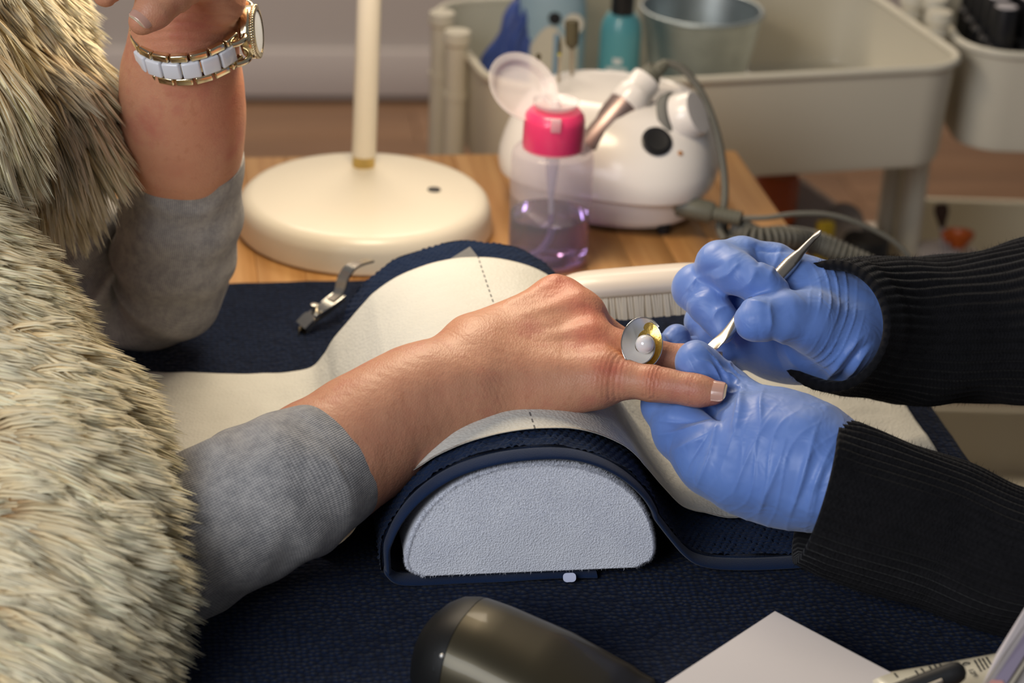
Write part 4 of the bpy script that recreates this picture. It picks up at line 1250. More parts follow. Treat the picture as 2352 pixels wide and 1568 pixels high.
# ------------------------------------------------------------------ pearl ring on the client's ring finger
RC = Pw(1474, 790, 1.462)
rn = TOCAM * 0.86 + UPV * 0.32 + RGT * 0.22; rn /= np.linalg.norm(rn)
rx_ = RGT - rn * (RGT @ rn); rx_ /= np.linalg.norm(rx_); ry_ = np.cross(rn, rx_)
tl = math.radians(14); ex = rx_ * math.cos(tl) - ry_ * math.sin(tl); ey = rx_ * math.sin(tl) + ry_ * math.cos(tl)
# tilt: top leans left
RA, RB = 0.0142, 0.0182
ring = empty('finger_ring', RC, 'silver and gold swirl ring with a white pearl on the client finger', 'ring')
def rpt(th, s, h): return RC + ex * (RA * s * math.cos(th)) + ey * (RB * s * math.sin(th)) + rn * h
def shell(name, fn, nth, ns, th0, th1, thick, m, closed=False):
    ths = np.linspace(th0, th1, nth, endpoint=not closed)
    top = np.array([[fn(t, s) for t in ths] for s in np.linspace(0, 1, ns)]).reshape(-1, 3)
    botm = top - rn * thick
    F = grid_faces(nth, ns, closed); n0_ = len(top)
    idg = np.arange(n0_).reshape(ns, nth)
    def stp(i, cl=False):
        i = np.append(i, i[0]) if cl else i
        return np.stack([i[:-1], i[1:], i[1:] + n0_, i[:-1] + n0_], 1)
    sides = [stp(idg[0], closed), stp(idg[-1], closed)]
    if not closed: sides += [stp(idg[:, 0]), stp(idg[:, -1])]
    bm = bmesh.new(); me = mesh_np(name, np.concatenate([top, botm]), np.concatenate([F, F[:, ::-1] + n0_] + sides)); bm.from_mesh(me)
    return sharp_by_angle(bm_obj(name, bm, m, ring), 50)
shell('gold_cup', lambda t, s: rpt(t, 0.03 + 0.97 * s, -0.0062 + 0.0066 * s ** 2), 72, 10, 0, 2 * PI, 0.0007, M_RINGGOLD, True)
def spiral(t):
    # full size over the top, left and bottom, then curling in
    k = (t - math.radians(55)) / math.radians(380)
    return 1.03 if k < 0.47 else 1.03 - 0.60 * ((k - 0.47) / 0.53) ** 0.8
def silver(t, s):
    ro = spiral(t); k = (t - math.radians(55)) / math.radians(380)
    ri = 0.26 + 0.70 * max(0, 1 - k / 0.22) ** 1.0
    ri = min(ri, ro - 0.05)
    r_ = ri + (ro - ri) * s
    return rpt(t, r_, -0.0034 + (0.0052 - 0.0022 * max(0, k - 0.35)) * s ** 1.7 + 0.0012 * k)
shell('silver_swirl', silver, 110, 9, math.radians(55), math.radians(435), 0.0006, M_SILVER)
rimp = [silver(t, 1.0) for t in np.linspace(math.radians(55), math.radians(435), 120)]
tube('swirl_rim', rimp, [0.00045] * 120, M_CHROME, ring, nseg=8)
tube('cup_rim', [rpt(t, 1.0, 0.0004) for t in np.linspace(0, 2 * PI, 73)], [0.0004] * 73, M_CHROME, ring, nseg=8, cap=False)
bm = bmesh.new(); bmesh.ops.create_uvsphere(bm, u_segments=32, v_segments=20, radius=0.0064, matrix=Matrix.Translation(RC + ex * 0.0016 - ey * 0.0004 + rn * 0.0024))
bm_obj('pearl', bm, M_PEARL, ring)
fc = Pw(1462, 808, 1.482); fd = Pw(1478, 812, 1.482) - Pw(1420, 800, 1.482); fd /= np.linalg.norm(fd)
fm = frame_to(fc, fd)
bandp = []
for i in range(49):
    a = 2 * PI * i / 48
    bandp.append(np.array(fm @ Vector((0.0124 * math.cos(a), 0.0124 * math.sin(a), 0))))
tube('ring_band', bandp, 0.0011, M_GOLD, ring, nseg=10, up=fd, cap=False)

# ------------------------------------------------------------------ wrist watch on the raised arm
WC = Pw(438, 82, 1.553)
wu = UPV * 0.72 + TOCAM * 0.69 - RGT * 0.10; wu /= np.linalg.norm(wu)      # axis of the strap
wx = RGT - wu * (RGT @ wu); wx /= np.linalg.norm(wx); wy = np.cross(wu, wx)   # wy points away from the camera
WR = px(128, 1.553)
watch = empty('wrist_watch', WC, 'gold watch with white ceramic links on the raised wrist', 'watch')
def wpt(a, r, h): return WC + wx * (r * math.cos(a)) + wy * (r * math.sin(a)) + wu * h
def wframe(a, r, h, twist=0):
    rad = wx * math.cos(a) + wy * math.sin(a); tan = -wx * math.sin(a) + wy * math.cos(a)
    p = wpt(a, r, h)
    return Matrix(((tan[0], wu[0], rad[0], p[0]), (tan[1], wu[1], rad[1], p[1]), (tan[2], wu[2], rad[2], p[2]), (0, 0, 0, 1)))
def wbox(name, size, a, r, h, m, bev=0.0012):
    bm = bmesh.new(); add_box(bm, size, wframe(a, r, h), bev, 3)
    return sharp_by_angle(bm_obj(name, bm, m, watch), 50)
step = math.radians(19.5)
a = math.radians(-44)
k_ = 0
while a > math.radians(-180 - 100):
    inclasp = math.radians(-212) < a < math.radians(-146)
    if not inclasp:
        wbox('ceramic_link', (0.0130, 0.0132, 0.0050), a, WR + 0.0012, 0.0, M_CERAMIC, 0.0014)
        for s_ in (-1, 1):
            wbox('gold_link', (0.0124, 0.0060, 0.0052), a + step * 0.5, WR, s_ * 0.0099, M_GOLD, 0.0013)
        wbox('gold_pin', (0.003, 0.0094, 0.0022), a + step * 0.5, WR - 0.0006, 0, M_GOLD, 0.0004)
    a -= step; k_ += 1
for i in range(4):
    wbox('clasp_plate', (0.0128, 0.0250, 0.0026), math.radians(-152 - i * 17), WR + 0.0003, 0, M_GOLD, 0.0006)
# the case: on the right of the wrist
ca = math.radians(-2)
cm = wframe(ca, WR + 0.0015, 0.0)
lathe('watch_case', [(0.0, -0.003), (0.0165, -0.003), (0.0185, -0.001), (0.0190, 0.002), (0.0188, 0.0045), (0.0178, 0.006), (0.0, 0.006)], cm, M_GOLD, watch, n=64)
bm = bmesh.new()
for i in range(60):
    t = 2 * PI * i / 60
    add_box(bm, (0.0012, 0.0016, 0.0026), cm @ Matrix.Rotation(t, 4, 'Z') @ Matrix.Translation((0.0186, 0, 0.0066)), 0.0003, 1)
kb = bm_obj('knurled_bezel', bm, M_GOLD, watch)
lathe('bezel', [(0.0150, 0.006), (0.0183, 0.006), (0.0180, 0.0082), (0.0152, 0.0086)], cm, M_GOLD, watch, n=64)
lathe('watch_glass', [(0.0, 0.0081), (0.0152, 0.0078)], cm, M_CERAMIC, watch, n=48)
for s_ in (-1, 1):
    for h_ in (-1, 1):
        P_ = [np.array(cm @ Vector((s_ * x_, h_ * 0.0085, z_))) for x_, z_ in ((0.014, 0.002), (0.020, 0.0018), (0.024, -0.0015), (0.026, -0.006))]
        tube('lug', catmull(P_, 5), [0.0024] * 16, M_GOLD, watch, nseg=10)
# ================================================================== THINGS ON THE TABLE
# ------------------------------------------------------------------ desk lamp
la = (Vector(Pz(556, 440, TT + 0.035)) + Vector(Pz(1117, 450, TT + 0.035))) / 2
LC = Vector((la.x, la.y + 0.006, TT))
lamp = empty('desk_lamp', LC, 'cream desk lamp with a round base and brass collar behind the cushion', 'lamp')
M0 = Matrix.Translation(LC)
lathe('base', [(0.0, 0.0015), (0.1150, 0.0015), (0.1162, 0.0030), (0.1150, 0.0200), (0.1128, 0.0275), (0.1080, 0.0322), (0.1010, 0.0340), (0.05, 0.0352), (0.0, 0.0356)], M0, M_CREAM, lamp, n=120)
lathe('foot_pad', [(0.0, 0.0), (0.1125, 0.0), (0.1125, 0.0018), (0.0, 0.0018)], M0, M_BRASS, lamp, n=96)
pf = Vector(Pz(835, 379, TT + 0.0352))
pt_ = Vector(Pw(848, 0, depth(pf) - 0.062))
pdir = (pt_ - pf).normalized()
lathe('collar', [(0.0, -0.001), (0.0105, -0.001), (0.0105, 0.0100), (0.0, 0.0100)], frame_to(pf, pdir), M_BRASS, lamp, n=48)
ptop = pf + pdir * 0.50
tube('pole', [pf + pdir * 0.0098, ptop], [0.0114, 0.0114], M_CREAM, lamp, nseg=48)
sh = Vector(LAMP_HEAD) + Vector((0, 0, 0.035))
tube('arm', catmull([ptop - pdir * 0.003, ptop + Vector((0.005, -0.03, 0.015)), (ptop + sh) / 2 + Vector((0, 0, 0.03)), sh + Vector((0, 0.03, 0.035)), sh + Vector((0, 0, 0.02))], 8), [0.008] * 33, M_CREAM, lamp, nseg=20)
lathe('shade', [(0.012, 0.030), (0.035, 0.026), (0.075, 0.006), (0.095, -0.022), (0.0935, -0.022), (0.073, 0.003), (0.034, 0.022), (0.012, 0.026)], Matrix.Translation(sh), M_CREAM, lamp, n=64)
bt = Vector(Pz(997, 436, TT + 0.0349))
lathe('switch_hole', [(0.0, 0.0), (0.0062, 0.0), (0.0058, 0.0010), (0.0, 0.0012)], Matrix.Translation(bt), M_BLACK, lamp, n=32)

# ------------------------------------------------------------------ pump bottle
BC = Vector(Pz(1257, 597, TT))
bot = empty('pump_bottle', BC, 'clear pump bottle of violet remover with a bright pink cap', 'bottle')
MB = Matrix.Translation(BC)
HB = 0.1085
lathe('bottle_body', [(0.0, 0.0012), (0.030, 0.0012), (0.0345, 0.004), (0.0358, 0.010), (0.0362, 0.06), (0.0362, HB - 0.012), (0.0350, HB - 0.005), (0.0310, HB - 0.001), (0.0265, HB), (0.0262, HB + 0.004)], MB, M_CLEAR, bot, n=72)
lathe('violet_liquid', [(0.0, 0.0030), (0.029, 0.0030), (0.0335, 0.0062), (0.0348, 0.012), (0.0351, 0.0450), (0.0, 0.0450)], MB, M_LIQUID, bot, n=72)
lathe('pink_cap', [(0.0, HB - 0.002), (0.0268, HB - 0.002), (0.0272, HB + 0.002), (0.0268, HB + 0.023), (0.0255, HB + 0.029), (0.0222, HB + 0.0325), (0.0, HB + 0.0335)], MB, M_PINK, bot, n=64)
lathe('pump_dish', [(0.0, HB + 0.0340), (0.015, HB + 0.0345), (0.0195, HB + 0.0375), (0.0210, HB + 0.0410), (0.0200, HB + 0.0410), (0.0185, HB + 0.0385), (0.014, HB + 0.0360), (0.0, HB + 0.0355)], MB, M_FROST, bot, n=56)
lathe('pump_nozzle', [(0.0, HB + 0.0350), (0.005, HB + 0.0350), (0.004, HB + 0.0420), (0.0, HB + 0.0430)], MB, M_FROST, bot, n=24)
box('lid_clip', (0.009, 0.003, 0.013), BC + Vector((0.001, -0.0262, HB + 0.0275)), M_FROST, bot, bevel=0.001)
# flip lid standing open on the left: a shallow translucent dish seen from its inside
lc_ = Pw(1203, 199, depth(BC) - 0.052)
ln = (TOCAM * 0.80 + RGT * 0.42 + UPV * 0.35); ln /= np.linalg.norm(ln)
lathe('flip_lid', [(0.0000, -0.010), (0.0209, -0.0098), (0.0249, -0.008), (0.0273, -0.002), (0.0307, 0.0), (0.0331, 0.0008), (0.0336, 0.0), (0.0316, -0.0014), (0.0285, -0.003), (0.0261, -0.0092), (0.0220, -0.0112), (0.0000, -0.0114)], frame_to(lc_, ln), M_FROST, bot, n=64)
hinge = np.array(BC) + np.array([-0.010, 0.0, HB + 0.044])
tube('hinge', catmull([Pw(1248, 222, depth(BC) - 0.05), Pw(1262, 236, depth(BC) - 0.05), Pw(1270, 256, depth(BC) - 0.055)], 5), [0.0030] * 11, M_FROST, bot, nseg=12)
tube('pump_stem', [BC + Vector((0, 0, HB + 0.002)), BC + Vector((0, 0, HB - 0.02)), BC + Vector((0, 0, HB - 0.045))], [0.0065, 0.0058, 0.0032], M_TUBECLEAR, bot, nseg=24)
tube('dip_tube', catmull([BC + Vector(v_) for v_ in ((0, 0, HB - 0.044), (0.001, 0, 0.050), (0.001, 0, 0.028), (-0.008, -0.004, 0.012), (-0.024, -0.006, 0.007))], 8), [0.0026] * 33, M_TUBECLEAR, bot, nseg=14)

# ------------------------------------------------------------------ nail drill machine
DC = Vector(Pz(1392, 468, TT)); DC.z = TT
drill = empty('nail_drill_machine', DC, 'white nail drill control unit with a round black switch and dial', 'nail drill')
DY = math.radians(-14)
MD = Matrix.Translation(DC) @ Matrix.Rotation(DY, 4, 'Z')
def dlathe(name, prof, mt_, rx=1.0, ry=0.82, n=120, parent=drill, bump=0.0):
    """rounded body; prof (r, z, shift_y)"""
    V = []
    a = np.arange(n) * 2 * PI / n
    for r, z, sh_ in prof:
        sq = (np.abs(np.cos(a)) ** 2.5 + np.abs(np.sin(a)) ** 2.5) ** (-1 / 2.5)
        bulge = 1 + bump * np.clip(np.sin(z / 0.09 * PI), 0, 1) * np.exp(-((a - math.radians(312)) / 0.5) ** 2)
        V.append(np.stack([np.cos(a) * r * rx * sq * bulge, np.sin(a) * r * ry * sq * bulge + sh_, np.full(n, z)], 1))
    V = np.concatenate(V); Mn = np.array(MD)
    V = V @ Mn[:3, :3].T + Mn[:3, 3]
    bm = bmesh.new(); me = mesh_np(name, V, grid_faces(n, len(prof), True)); bm.from_mesh(me)
    bmesh.ops.remove_doubles(bm, verts=bm.verts, dist=1e-6)
    return sharp_by_angle(bm_obj(name, bm, mt_, parent), 28)
dlathe('base_shell', [(0.0, 0.006, 0), (0.084, 0.006, 0), (0.0845, 0.010, 0), (0.090, 0.0105, 0), (0.0915, 0.014, 0), (0.0925, 0.0335, 0), (0.0, 0.0335, 0)], M_WHITEP)
dlathe('top_shell', [(0.0, 0.034, 0), (0.0985, 0.034, 0), (0.1020, 0.0365, 0), (0.1035, 0.045, 0), (0.1025, 0.056, 0.001), (0.0990, 0.070, 0.003), (0.0940, 0.083, 0.006), (0.0870, 0.095, 0.010), (0.0790, 0.1035, 0.013), (0.069, 0.1085, 0.015), (0.060, 0.1105, 0.016), (0.058, 0.1095, 0.016), (0.03, 0.110, 0.016), (0.0, 0.1105, 0.016)], M_WHITEP, bump=0.06)
for x_, y_ in ((0.066, -0.050), (-0.066, -0.050), (0.066, 0.050), (-0.066, 0.050)):
    lathe('rubber_foot', [(0.0, 0.0), (0.006, 0.0), (0.0065, 0.007), (0.0, 0.007)], MD @ Matrix.Translation((x_, y_, 0)), M_BLACKRUB, drill, n=20)
dw = depth(DC)
# rocker switch, small lamp hole and dial on the front right of the shell
from mathutils.bvhtree import BVHTree
tsh = [o for o in drill.children if o.name.startswith('top_shell')][0]
bsh = [o for o in drill.children if o.name.startswith('base_shell')][0]
def hit(o, a, b, world=None):
    bm = bmesh.new(); bm.from_mesh(o.data); bmesh.ops.triangulate(bm, faces=bm.faces)
    t = BVHTree.FromBMesh(bm); d = Vector(ray(a, b)).normalized()
    p, n_, i, dist = t.ray_cast(Vector(CAMP), d); bm.free()
    return p, n_
p, n_ = hit(tsh, 1508, 325)
n_ = (n_ + Vector((0.05, -0.1, 0.15))).normalized()
sw = lathe('switch_rim', [(0.0, -0.004), (0.0140, -0.004), (0.0142, 0.0012), (0.0125, 0.0020), (0.0, 0.0012)], frame_to(p, n_), M_BLACK, drill, n=48)
lathe('rocker', [(0.0, 0.0012), (0.0108, 0.0012), (0.0104, 0.0034), (0.006, 0.0026), (0.0, 0.0024)], frame_to(p, n_), M_BLACKRUB, drill, n=36)
p2, n2_ = hit(tsh, 1562, 352)
lathe('lamp_hole', [(0.0, 0.0002), (0.0024, 0.0002), (0.0022, 0.0010), (0.0, 0.0012)], frame_to(p2, n2_), mat('amber_lamp', (0.45, 0.20, 0.06), 0.3), drill, n=20)
p3, n3_ = hit(tsh, 1576, 268)
kd = (Vector(RGT) * 0.80 + Vector(TOCAM) * 0.50 + Vector(UPV) * 0.25).normalized()
k0 = p3 + kd * -0.012
lathe('dial_recess', [(0.0, -0.004), (0.0265, -0.004), (0.0270, 0.003), (0.0250, 0.005), (0.0, 0.005)], frame_to(k0, kd), mat('dial_shadow_gap', (0.16, 0.16, 0.15), 0.5), drill, n=48)
kn_ = []
kb = lathe('dial', [(0.0, 0.006), (0.0232, 0.006), (0.0236, 0.008), (0.0212, 0.022), (0.0196, 0.0245), (0.0, 0.0250)], frame_to(k0, kd), M_WHITEP, drill, n=60)
# burr holes and the burrs that stand in the deck
def deck_pt(a, b):
    p, n_ = hit(tsh, a, b)
    return p if p is not None else Vector(Pz(a, b, TT + 0.110))
M_BURR = mat('brown_grit', (0.085, 0.070, 0.035), 0.7, var=0.3, vscale=600, bump=0.6, bscale=1800)
M_SHANK = mat('burr_shank', (0.50, 0.44, 0.34), 0.35, metal=0.8)
def burr(ax, ay, bx, by, parts, label):
    foot = deck_pt(ax, ay)
    wf_ = depth(foot)
    tip = Vector(Pw(bx, by, wf_ - 0.02))
    up_ = (tip - foot); L = up_.length; up_.normalize()
    e = empty('drill_burr', foot, label, 'drill bit', 'drill bits standing in the nail drill deck')
    fm_ = frame_to(foot, up_)
    for nm, prof, mt_ in parts(L): lathe(nm, prof, fm_, mt_, e, n=24)
    return e
burr(1313, 172, 1314, 48, lambda L: [('shank', [(0.0, -0.003), (0.0018, -0.003), (0.0018, L - 0.027), (0.0, L - 0.027)], M_SHANK),
                                     ('grit_head', [(0.0, L - 0.0275), (0.0016, L - 0.0275), (0.0064, L - 0.022), (0.0066, L - 0.002), (0.0060, L), (0.0, L)], M_BURR)], 'brown barrel shaped sanding bit standing in the white drill unit')
burr(1283, 188, 1286, 84, lambda L: [('shank', [(0.0, -0.003), (0.0016, -0.003), (0.0016, L - 0.018), (0.0, L - 0.018)], M_SHANK),
                                     ('grit_head', [(0.0, L - 0.016), (0.0018, L - 0.016), (0.0018, L - 0.008), (0.0006, L), (0.0, L)], M_BURR),
                                     ('yellow_ring', [(0.0, L - 0.018), (0.0020, L - 0.018), (0.0020, L - 0.016), (0.0, L - 0.016)], mat('yellow_ring', (0.55, 0.48, 0.06), 0.5))], 'thin pointed drill bit with a yellow ring beside the barrel bit')
burr(1236, 205, 1237, 121, lambda L: [('shank', [(0.0, -0.003), (0.0015, -0.003), (0.0015, L - 0.007), (0.0, L - 0.007)], M_SHANK),
                                      ('grit_head', [(0.0, L - 0.0072), (0.0022, L - 0.0068), (0.0024, L - 0.002), (0.0, L)], M_BURR)], 'short round tipped drill bit partly behind the open bottle lid')
# sockets at the right rear of the base
p4, n4_ = hit(bsh, 1560, 470)
lathe('socket_ring', [(0.0, -0.001), (0.0085, -0.001), (0.0085, 0.003), (0.0060, 0.004), (0.0, 0.0030)], frame_to(p4, n4_), M_STEEL, drill, n=32)
p5, n5_ = hit(bsh, 1600, 440)
if p5 is None: p5, n5_ = hit(tsh, 1600, 440)
lathe('foot_socket', [(0.0, 0.0), (0.0055, 0.0), (0.005, 0.0015), (0.0, 0.001)], frame_to(p5, n5_), M_BLACKRUB, drill, n=24)

# ------------------------------------------------------------------ drill handpiece, its cord and the coiled lead
h0 = Vector(Pw(1352, 338, dw - 0.085)); h1 = Vector(Pw(1452, 222, dw - 0.070)); h2 = Vector(Pw(1486, 182, dw - 0.066)); h3 = Vector(Pw(1532, 143, dw - 0.064))
hd = (h1 - h0).normalized()
hp = empty('drill_handpiece', h0, 'metal drill handpiece with white collar and grey bend guard leaning on the drill', 'drill handpiece')
tube('barrel', [h0 - hd * 0.016, h0 - hd * 0.012, h0 - hd * 0.004, h0 - hd * 0.002, h1], [0.006, 0.0095, 0.0135, 0.0155, 0.0155], M_ALU, hp, nseg=40)
tube('collar', [h1 - hd * 0.012, h1 - hd * 0.010, h1 + hd * 0.004, h1 + hd * 0.006, h2], [0.0162, 0.0174, 0.0176, 0.0164, 0.0148], M_WHITEP, hp, nseg=40)
gpts = catmull([h2 - hd * 0.002, h2 + hd * 0.008, (h2 + h3) / 2, h3], 10)
tube('bend_guard', gpts, np.linspace(0.0128, 0.0040, len(gpts)) + 0.0006 * (np.arange(len(gpts)) % 3 == 0), M_DARKGREY, hp, nseg=28)
wc = dw - 0.064
cp = [h3, Vector(Pw(1570, 160, wc)), Vector(Pw(1612, 215, wc)), Vector(Pw(1645, 300, wc)), Vector(Pw(1662, 390, wc + 0.0)), Vector(Pw(1664, 460, wc - 0.005)), Vector(Pw(1652, 520, wc - 0.012)), Vector(Pw(1664, 552, wc - 0.02))]
tube('cord', catmull(cp, 12), [0.0036] * (12 * 7 + 1), M_GREYRUB, hp, nseg=14)
# coiled lead: a helix lying on the table that starts facing the camera
ring_c = Vector(Pz(1679, 527, TT + 0.0122))
cpts = [ring_c, ring_c + Vector((0.004, 0.012, 0)), Vector(Pz(1735, 545, TT + 0.0122)), Vector(Pz(1800, 545, TT + 0.0125)), Vector(Pw(1870, 555, wc)), Vector(Pw(1950, 590, wc)), Vector(Pw(2030, 630, wc)), Vector(Pw(2110, 690, wc)), Vector(Pw(2200, 780, wc + 0.02))]
axis = catmull(cpts, 24)
# first turns face the camera
L = np.concatenate([[0], np.cumsum(np.linalg.norm(np.diff(axis, axis=0), axis=1))])
turns = L[-1] / 0.0054
nH = int(turns * 14)
sH = np.linspace(0, L[-1], nH)
ax_ = np.stack([np.interp(sH, L, axis[:, q]) for q in range(3)], 1)
T = np.gradient(ax_, axis=0); T /= np.linalg.norm(T, axis=1)[:, None]
blend = np.clip(1.3 - sH / 0.02, 0, 1)[:, None]
T = T * (1 - blend) + (FWD + 0.3 * RGT)[None] * blend; T /= np.linalg.norm(T, axis=1)[:, None]
Ux = np.cross(T, [0, 0, 1.0]); Ux /= np.linalg.norm(Ux, axis=1)[:, None]; Vx_ = np.cross(T, Ux)
th = 2 * PI * turns * np.linspace(0, 1, nH)
RH = 0.0086
hel = ax_ + RH * (np.cos(th)[:, None] * Ux + np.sin(th)[:, None] * Vx_)
tube('coiled_lead', hel, [0.0026] * nH, M_GREYRUB, hp, nseg=8)

# mains lead plugged into the drill
pl_ = empty('power_lead', Vector(Pw(1560, 476, dw - 0.07)), 'grey round plug and thin lead running from the drill socket', 'cable')
q0, q1 = Vector(Pw(1556, 470, dw - 0.075)), Vector(Pw(1640, 490, dw - 0.085))
qd = (q1 - q0).normalized()
tube('plug', [q0, q0 + qd * 0.001, q1 - qd * 0.003, q1], [0.0082, 0.0102, 0.0100, 0.0078], M_DARKGREY, pl_, nseg=32)
q2 = Vector(Pw(1702, 502, dw - 0.092))
nG = 19
tube('strain_relief', [q1 + (q2 - q1) * i / (nG - 1) for i in range(nG)], [0.0062 + (0.0013 if i % 3 == 0 else 0) for i in range(nG)], M_DARKGREY, pl_, nseg=24)
wl = dw - 0.095
cpl = [q2 - qd * 0.003, Vector(Pw(1760, 500, wl)), Vector(Pw(1830, 491, wl)), Vector(Pw(1910, 494, wl)), Vector(Pw(1990, 520, wl)), Vector(Pw(2060, 560, wl)), Vector(Pw(2094, 605, wl)), Vector(Pw(2105, 660, wl)), Vector(Pw(2130, 760, wl + 0.02))]
tube('lead', catmull(cpl, 10), [0.0024] * 81, M_GREYRUB, pl_, nseg=12)

# ------------------------------------------------------------------ nail brush beside the cushion
e0 = Pz(1320, 706, TT + 0.030); 
NBc = Vector(Pw(1450, 668, 1.640))
nb = empty('nail_brush', NBc, 'cream plastic nail brush lying between the cushion and far glove', 'brush')
b0p, b1p = Vector(Pw(1290, 664, 1.660)), Vector(Pw(1640, 636, 1.652))
bd = (b1p - b0p).normalized(); bl = (b1p - b0p).length
bz = (Vector((0, 0, 1)) - bd * bd.z).normalized(); by_ = bz.cross(bd)
MBR = Matrix(((bd.x, by_.x, bz.x, b0p.x), (bd.y, by_.y, bz.y, b0p.y), (bd.z, by_.z, bz.z, b0p.z), (0, 0, 0, 1)))
M_BRUSHP = mat('cream_plastic', (0.58, 0.51, 0.44), 0.4, coat=0.1)
M_BRIST = mat('cream_bristle', (0.74, 0.68, 0.57), 0.5, spec=0.3)
V, F, uv = sweep([(x, 0, 0) for x in np.linspace(-0.004, bl + 0.004, 33)], [(0.017 * (1 - abs((x - 16) / 16.0) ** 6) ** 0.5 + 0.0015) for x in range(33)], 32, up=(0, 0, 1))
V[:, 2] = np.where(V[:, 2] > 0, V[:, 2] * 0.62, V[:, 2] * 0.35)
V = V @ np.array(MBR)[:3, :3].T + np.array(MBR)[:3, 3]
link_mesh('brush_handle', mesh_np('brush_handle', V, F), M_BRUSHP, nb)
tuft = None
for i in range(24):
    for j in range(5):
        x = 0.006 + (bl - 0.012) * i / 23; y = -0.012 + 0.006 * j
        mloc = MBR @ Matrix.Translation((x, y, -0.002)) 
        if tuft is None:
            bm = bmesh.new()
            for q in range(7):
                a = 2 * PI * q / 6; rr = 0.0 if q == 6 else 0.0016
                r_ = bmesh.ops.create_cone(bm, segments=5, radius1=0.0015, radius2=0.0017, depth=0.020, cap_ends=True, matrix=Matrix.Translation((rr * math.cos(a) * 1.0, rr * math.sin(a), -0.011)))
            me = bpy.data.meshes.new('bristle_tuft'); bm.to_mesh(me); bm.free()
            me.materials.append(M_BRIST)
            tuft = me
        o = bpy.data.objects.new('bristle_tuft', tuft); COL.objects.link(o)
        o.parent = nb; o.matrix_parent_inverse = world_of(nb).inverted()
        o.matrix_basis = mloc @ Matrix.Rotation(rs.uniform(-0.08, 0.08), 4, 'X') @ Matrix.Rotation(rs.uniform(-0.08, 0.08), 4, 'Y')

# ------------------------------------------------------------------ nail clipper
NC = Vector(Pz(720, 735, TT + 0.012))
clip = empty('nail_clipper', NC, 'steel nail clipper with raised lever lying left of the cushion', 'nail clipper')
wq = depth(NC)
L1_ = [Pw(700, 738, wq - 0.004), Pw(745, 700, wq), Pw(778, 672, wq + 0.010), Pw(788, 640, wq + 0.012), Pw(808, 612, wq + 0.015), Pw(848, 598, wq + 0.03)]
lv = catmull(L1_, 6)
def strap(name, path, width, thick, m, parent, up=(0, 0, 1), wprof=None):
    path = np.asarray(path); n = len(path)
    T = np.gradient(path, axis=0); T /= np.linalg.norm(T, axis=1)[:, None]
    S_ = np.cross(T, np.asarray(up, float)); S_ /= np.linalg.norm(S_, axis=1)[:, None]; Nn = np.cross(S_, T)
    bm = bmesh.new(); rows = []
    for i in range(n):
        w_ = width * (wprof[i] if wprof is not None else 1)
        rows.append([bm.verts.new(path[i] + S_[i] * a * w_ / 2 + Nn[i] * b * thick / 2) for a, b in ((-1, -1), (1, -1), (1, 1), (-1, 1))])
    for r0, r1 in zip(rows[:-1], rows[1:]):
        for k in range(4): bm.faces.new((r0[k], r0[(k + 1) % 4], r1[(k + 1) % 4], r1[k]))
    bm.faces.new(rows[0][::-1]); bm.faces.new(rows[-1])
    return sharp_by_angle(bm_obj(name, bm, m, parent), 40)
ub = TOCAM * 0.75 - RGT * 0.55 + UPV * 0.3
M_CLIPS = mat('clipper_steel', (0.70, 0.66, 0.58), 0.22, metal=1.0)
n_l = len(lv)
strap('lever', lv[8:], 0.0115, 0.0018, M_CLIPS, clip, up=ub, wprof=[0.75 + 0.25 * min(1, i / 8) for i in range(n_l - 8)])
bd1 = catmull([Pw(692, 748, wq - 0.004), Pw(712, 728, wq - 0.003), Pw(745, 704, wq), Pw(782, 676, wq + 0.010)], 6)
strap('upper_jaw', bd1, 0.0130, 0.0022, M_CLIPS, clip, up=(0, 0, 1), wprof=[1.25 if i < 7 else 0.95 for i in range(len(bd1))])
strap('lower_jaw', bd1 - np.array([0, 0, 0.0065]) * np.linspace(1.0, 0.4, len(bd1))[:, None], 0.0130, 0.0020, M_CLIPS, clip, up=(0, 0, 1))
strap('cutting_edge', [bd1[0], bd1[0] - np.array([0.0015, 0.0015, 0.004]), bd1[0] - np.array([0.001, 0.001, 0.0065])], 0.0165, 0.0014, M_GOLD, clip, up=RGT)
lathe('pivot_pin', [(0.0, -0.006), (0.0022, -0.006), (0.0022, 0.006), (0.0032, 0.0062), (0.0030, 0.0085), (0.0, 0.009)], frame_to(bd1[8], (0, 0, 1)), M_CLIPS, clip, n=20)
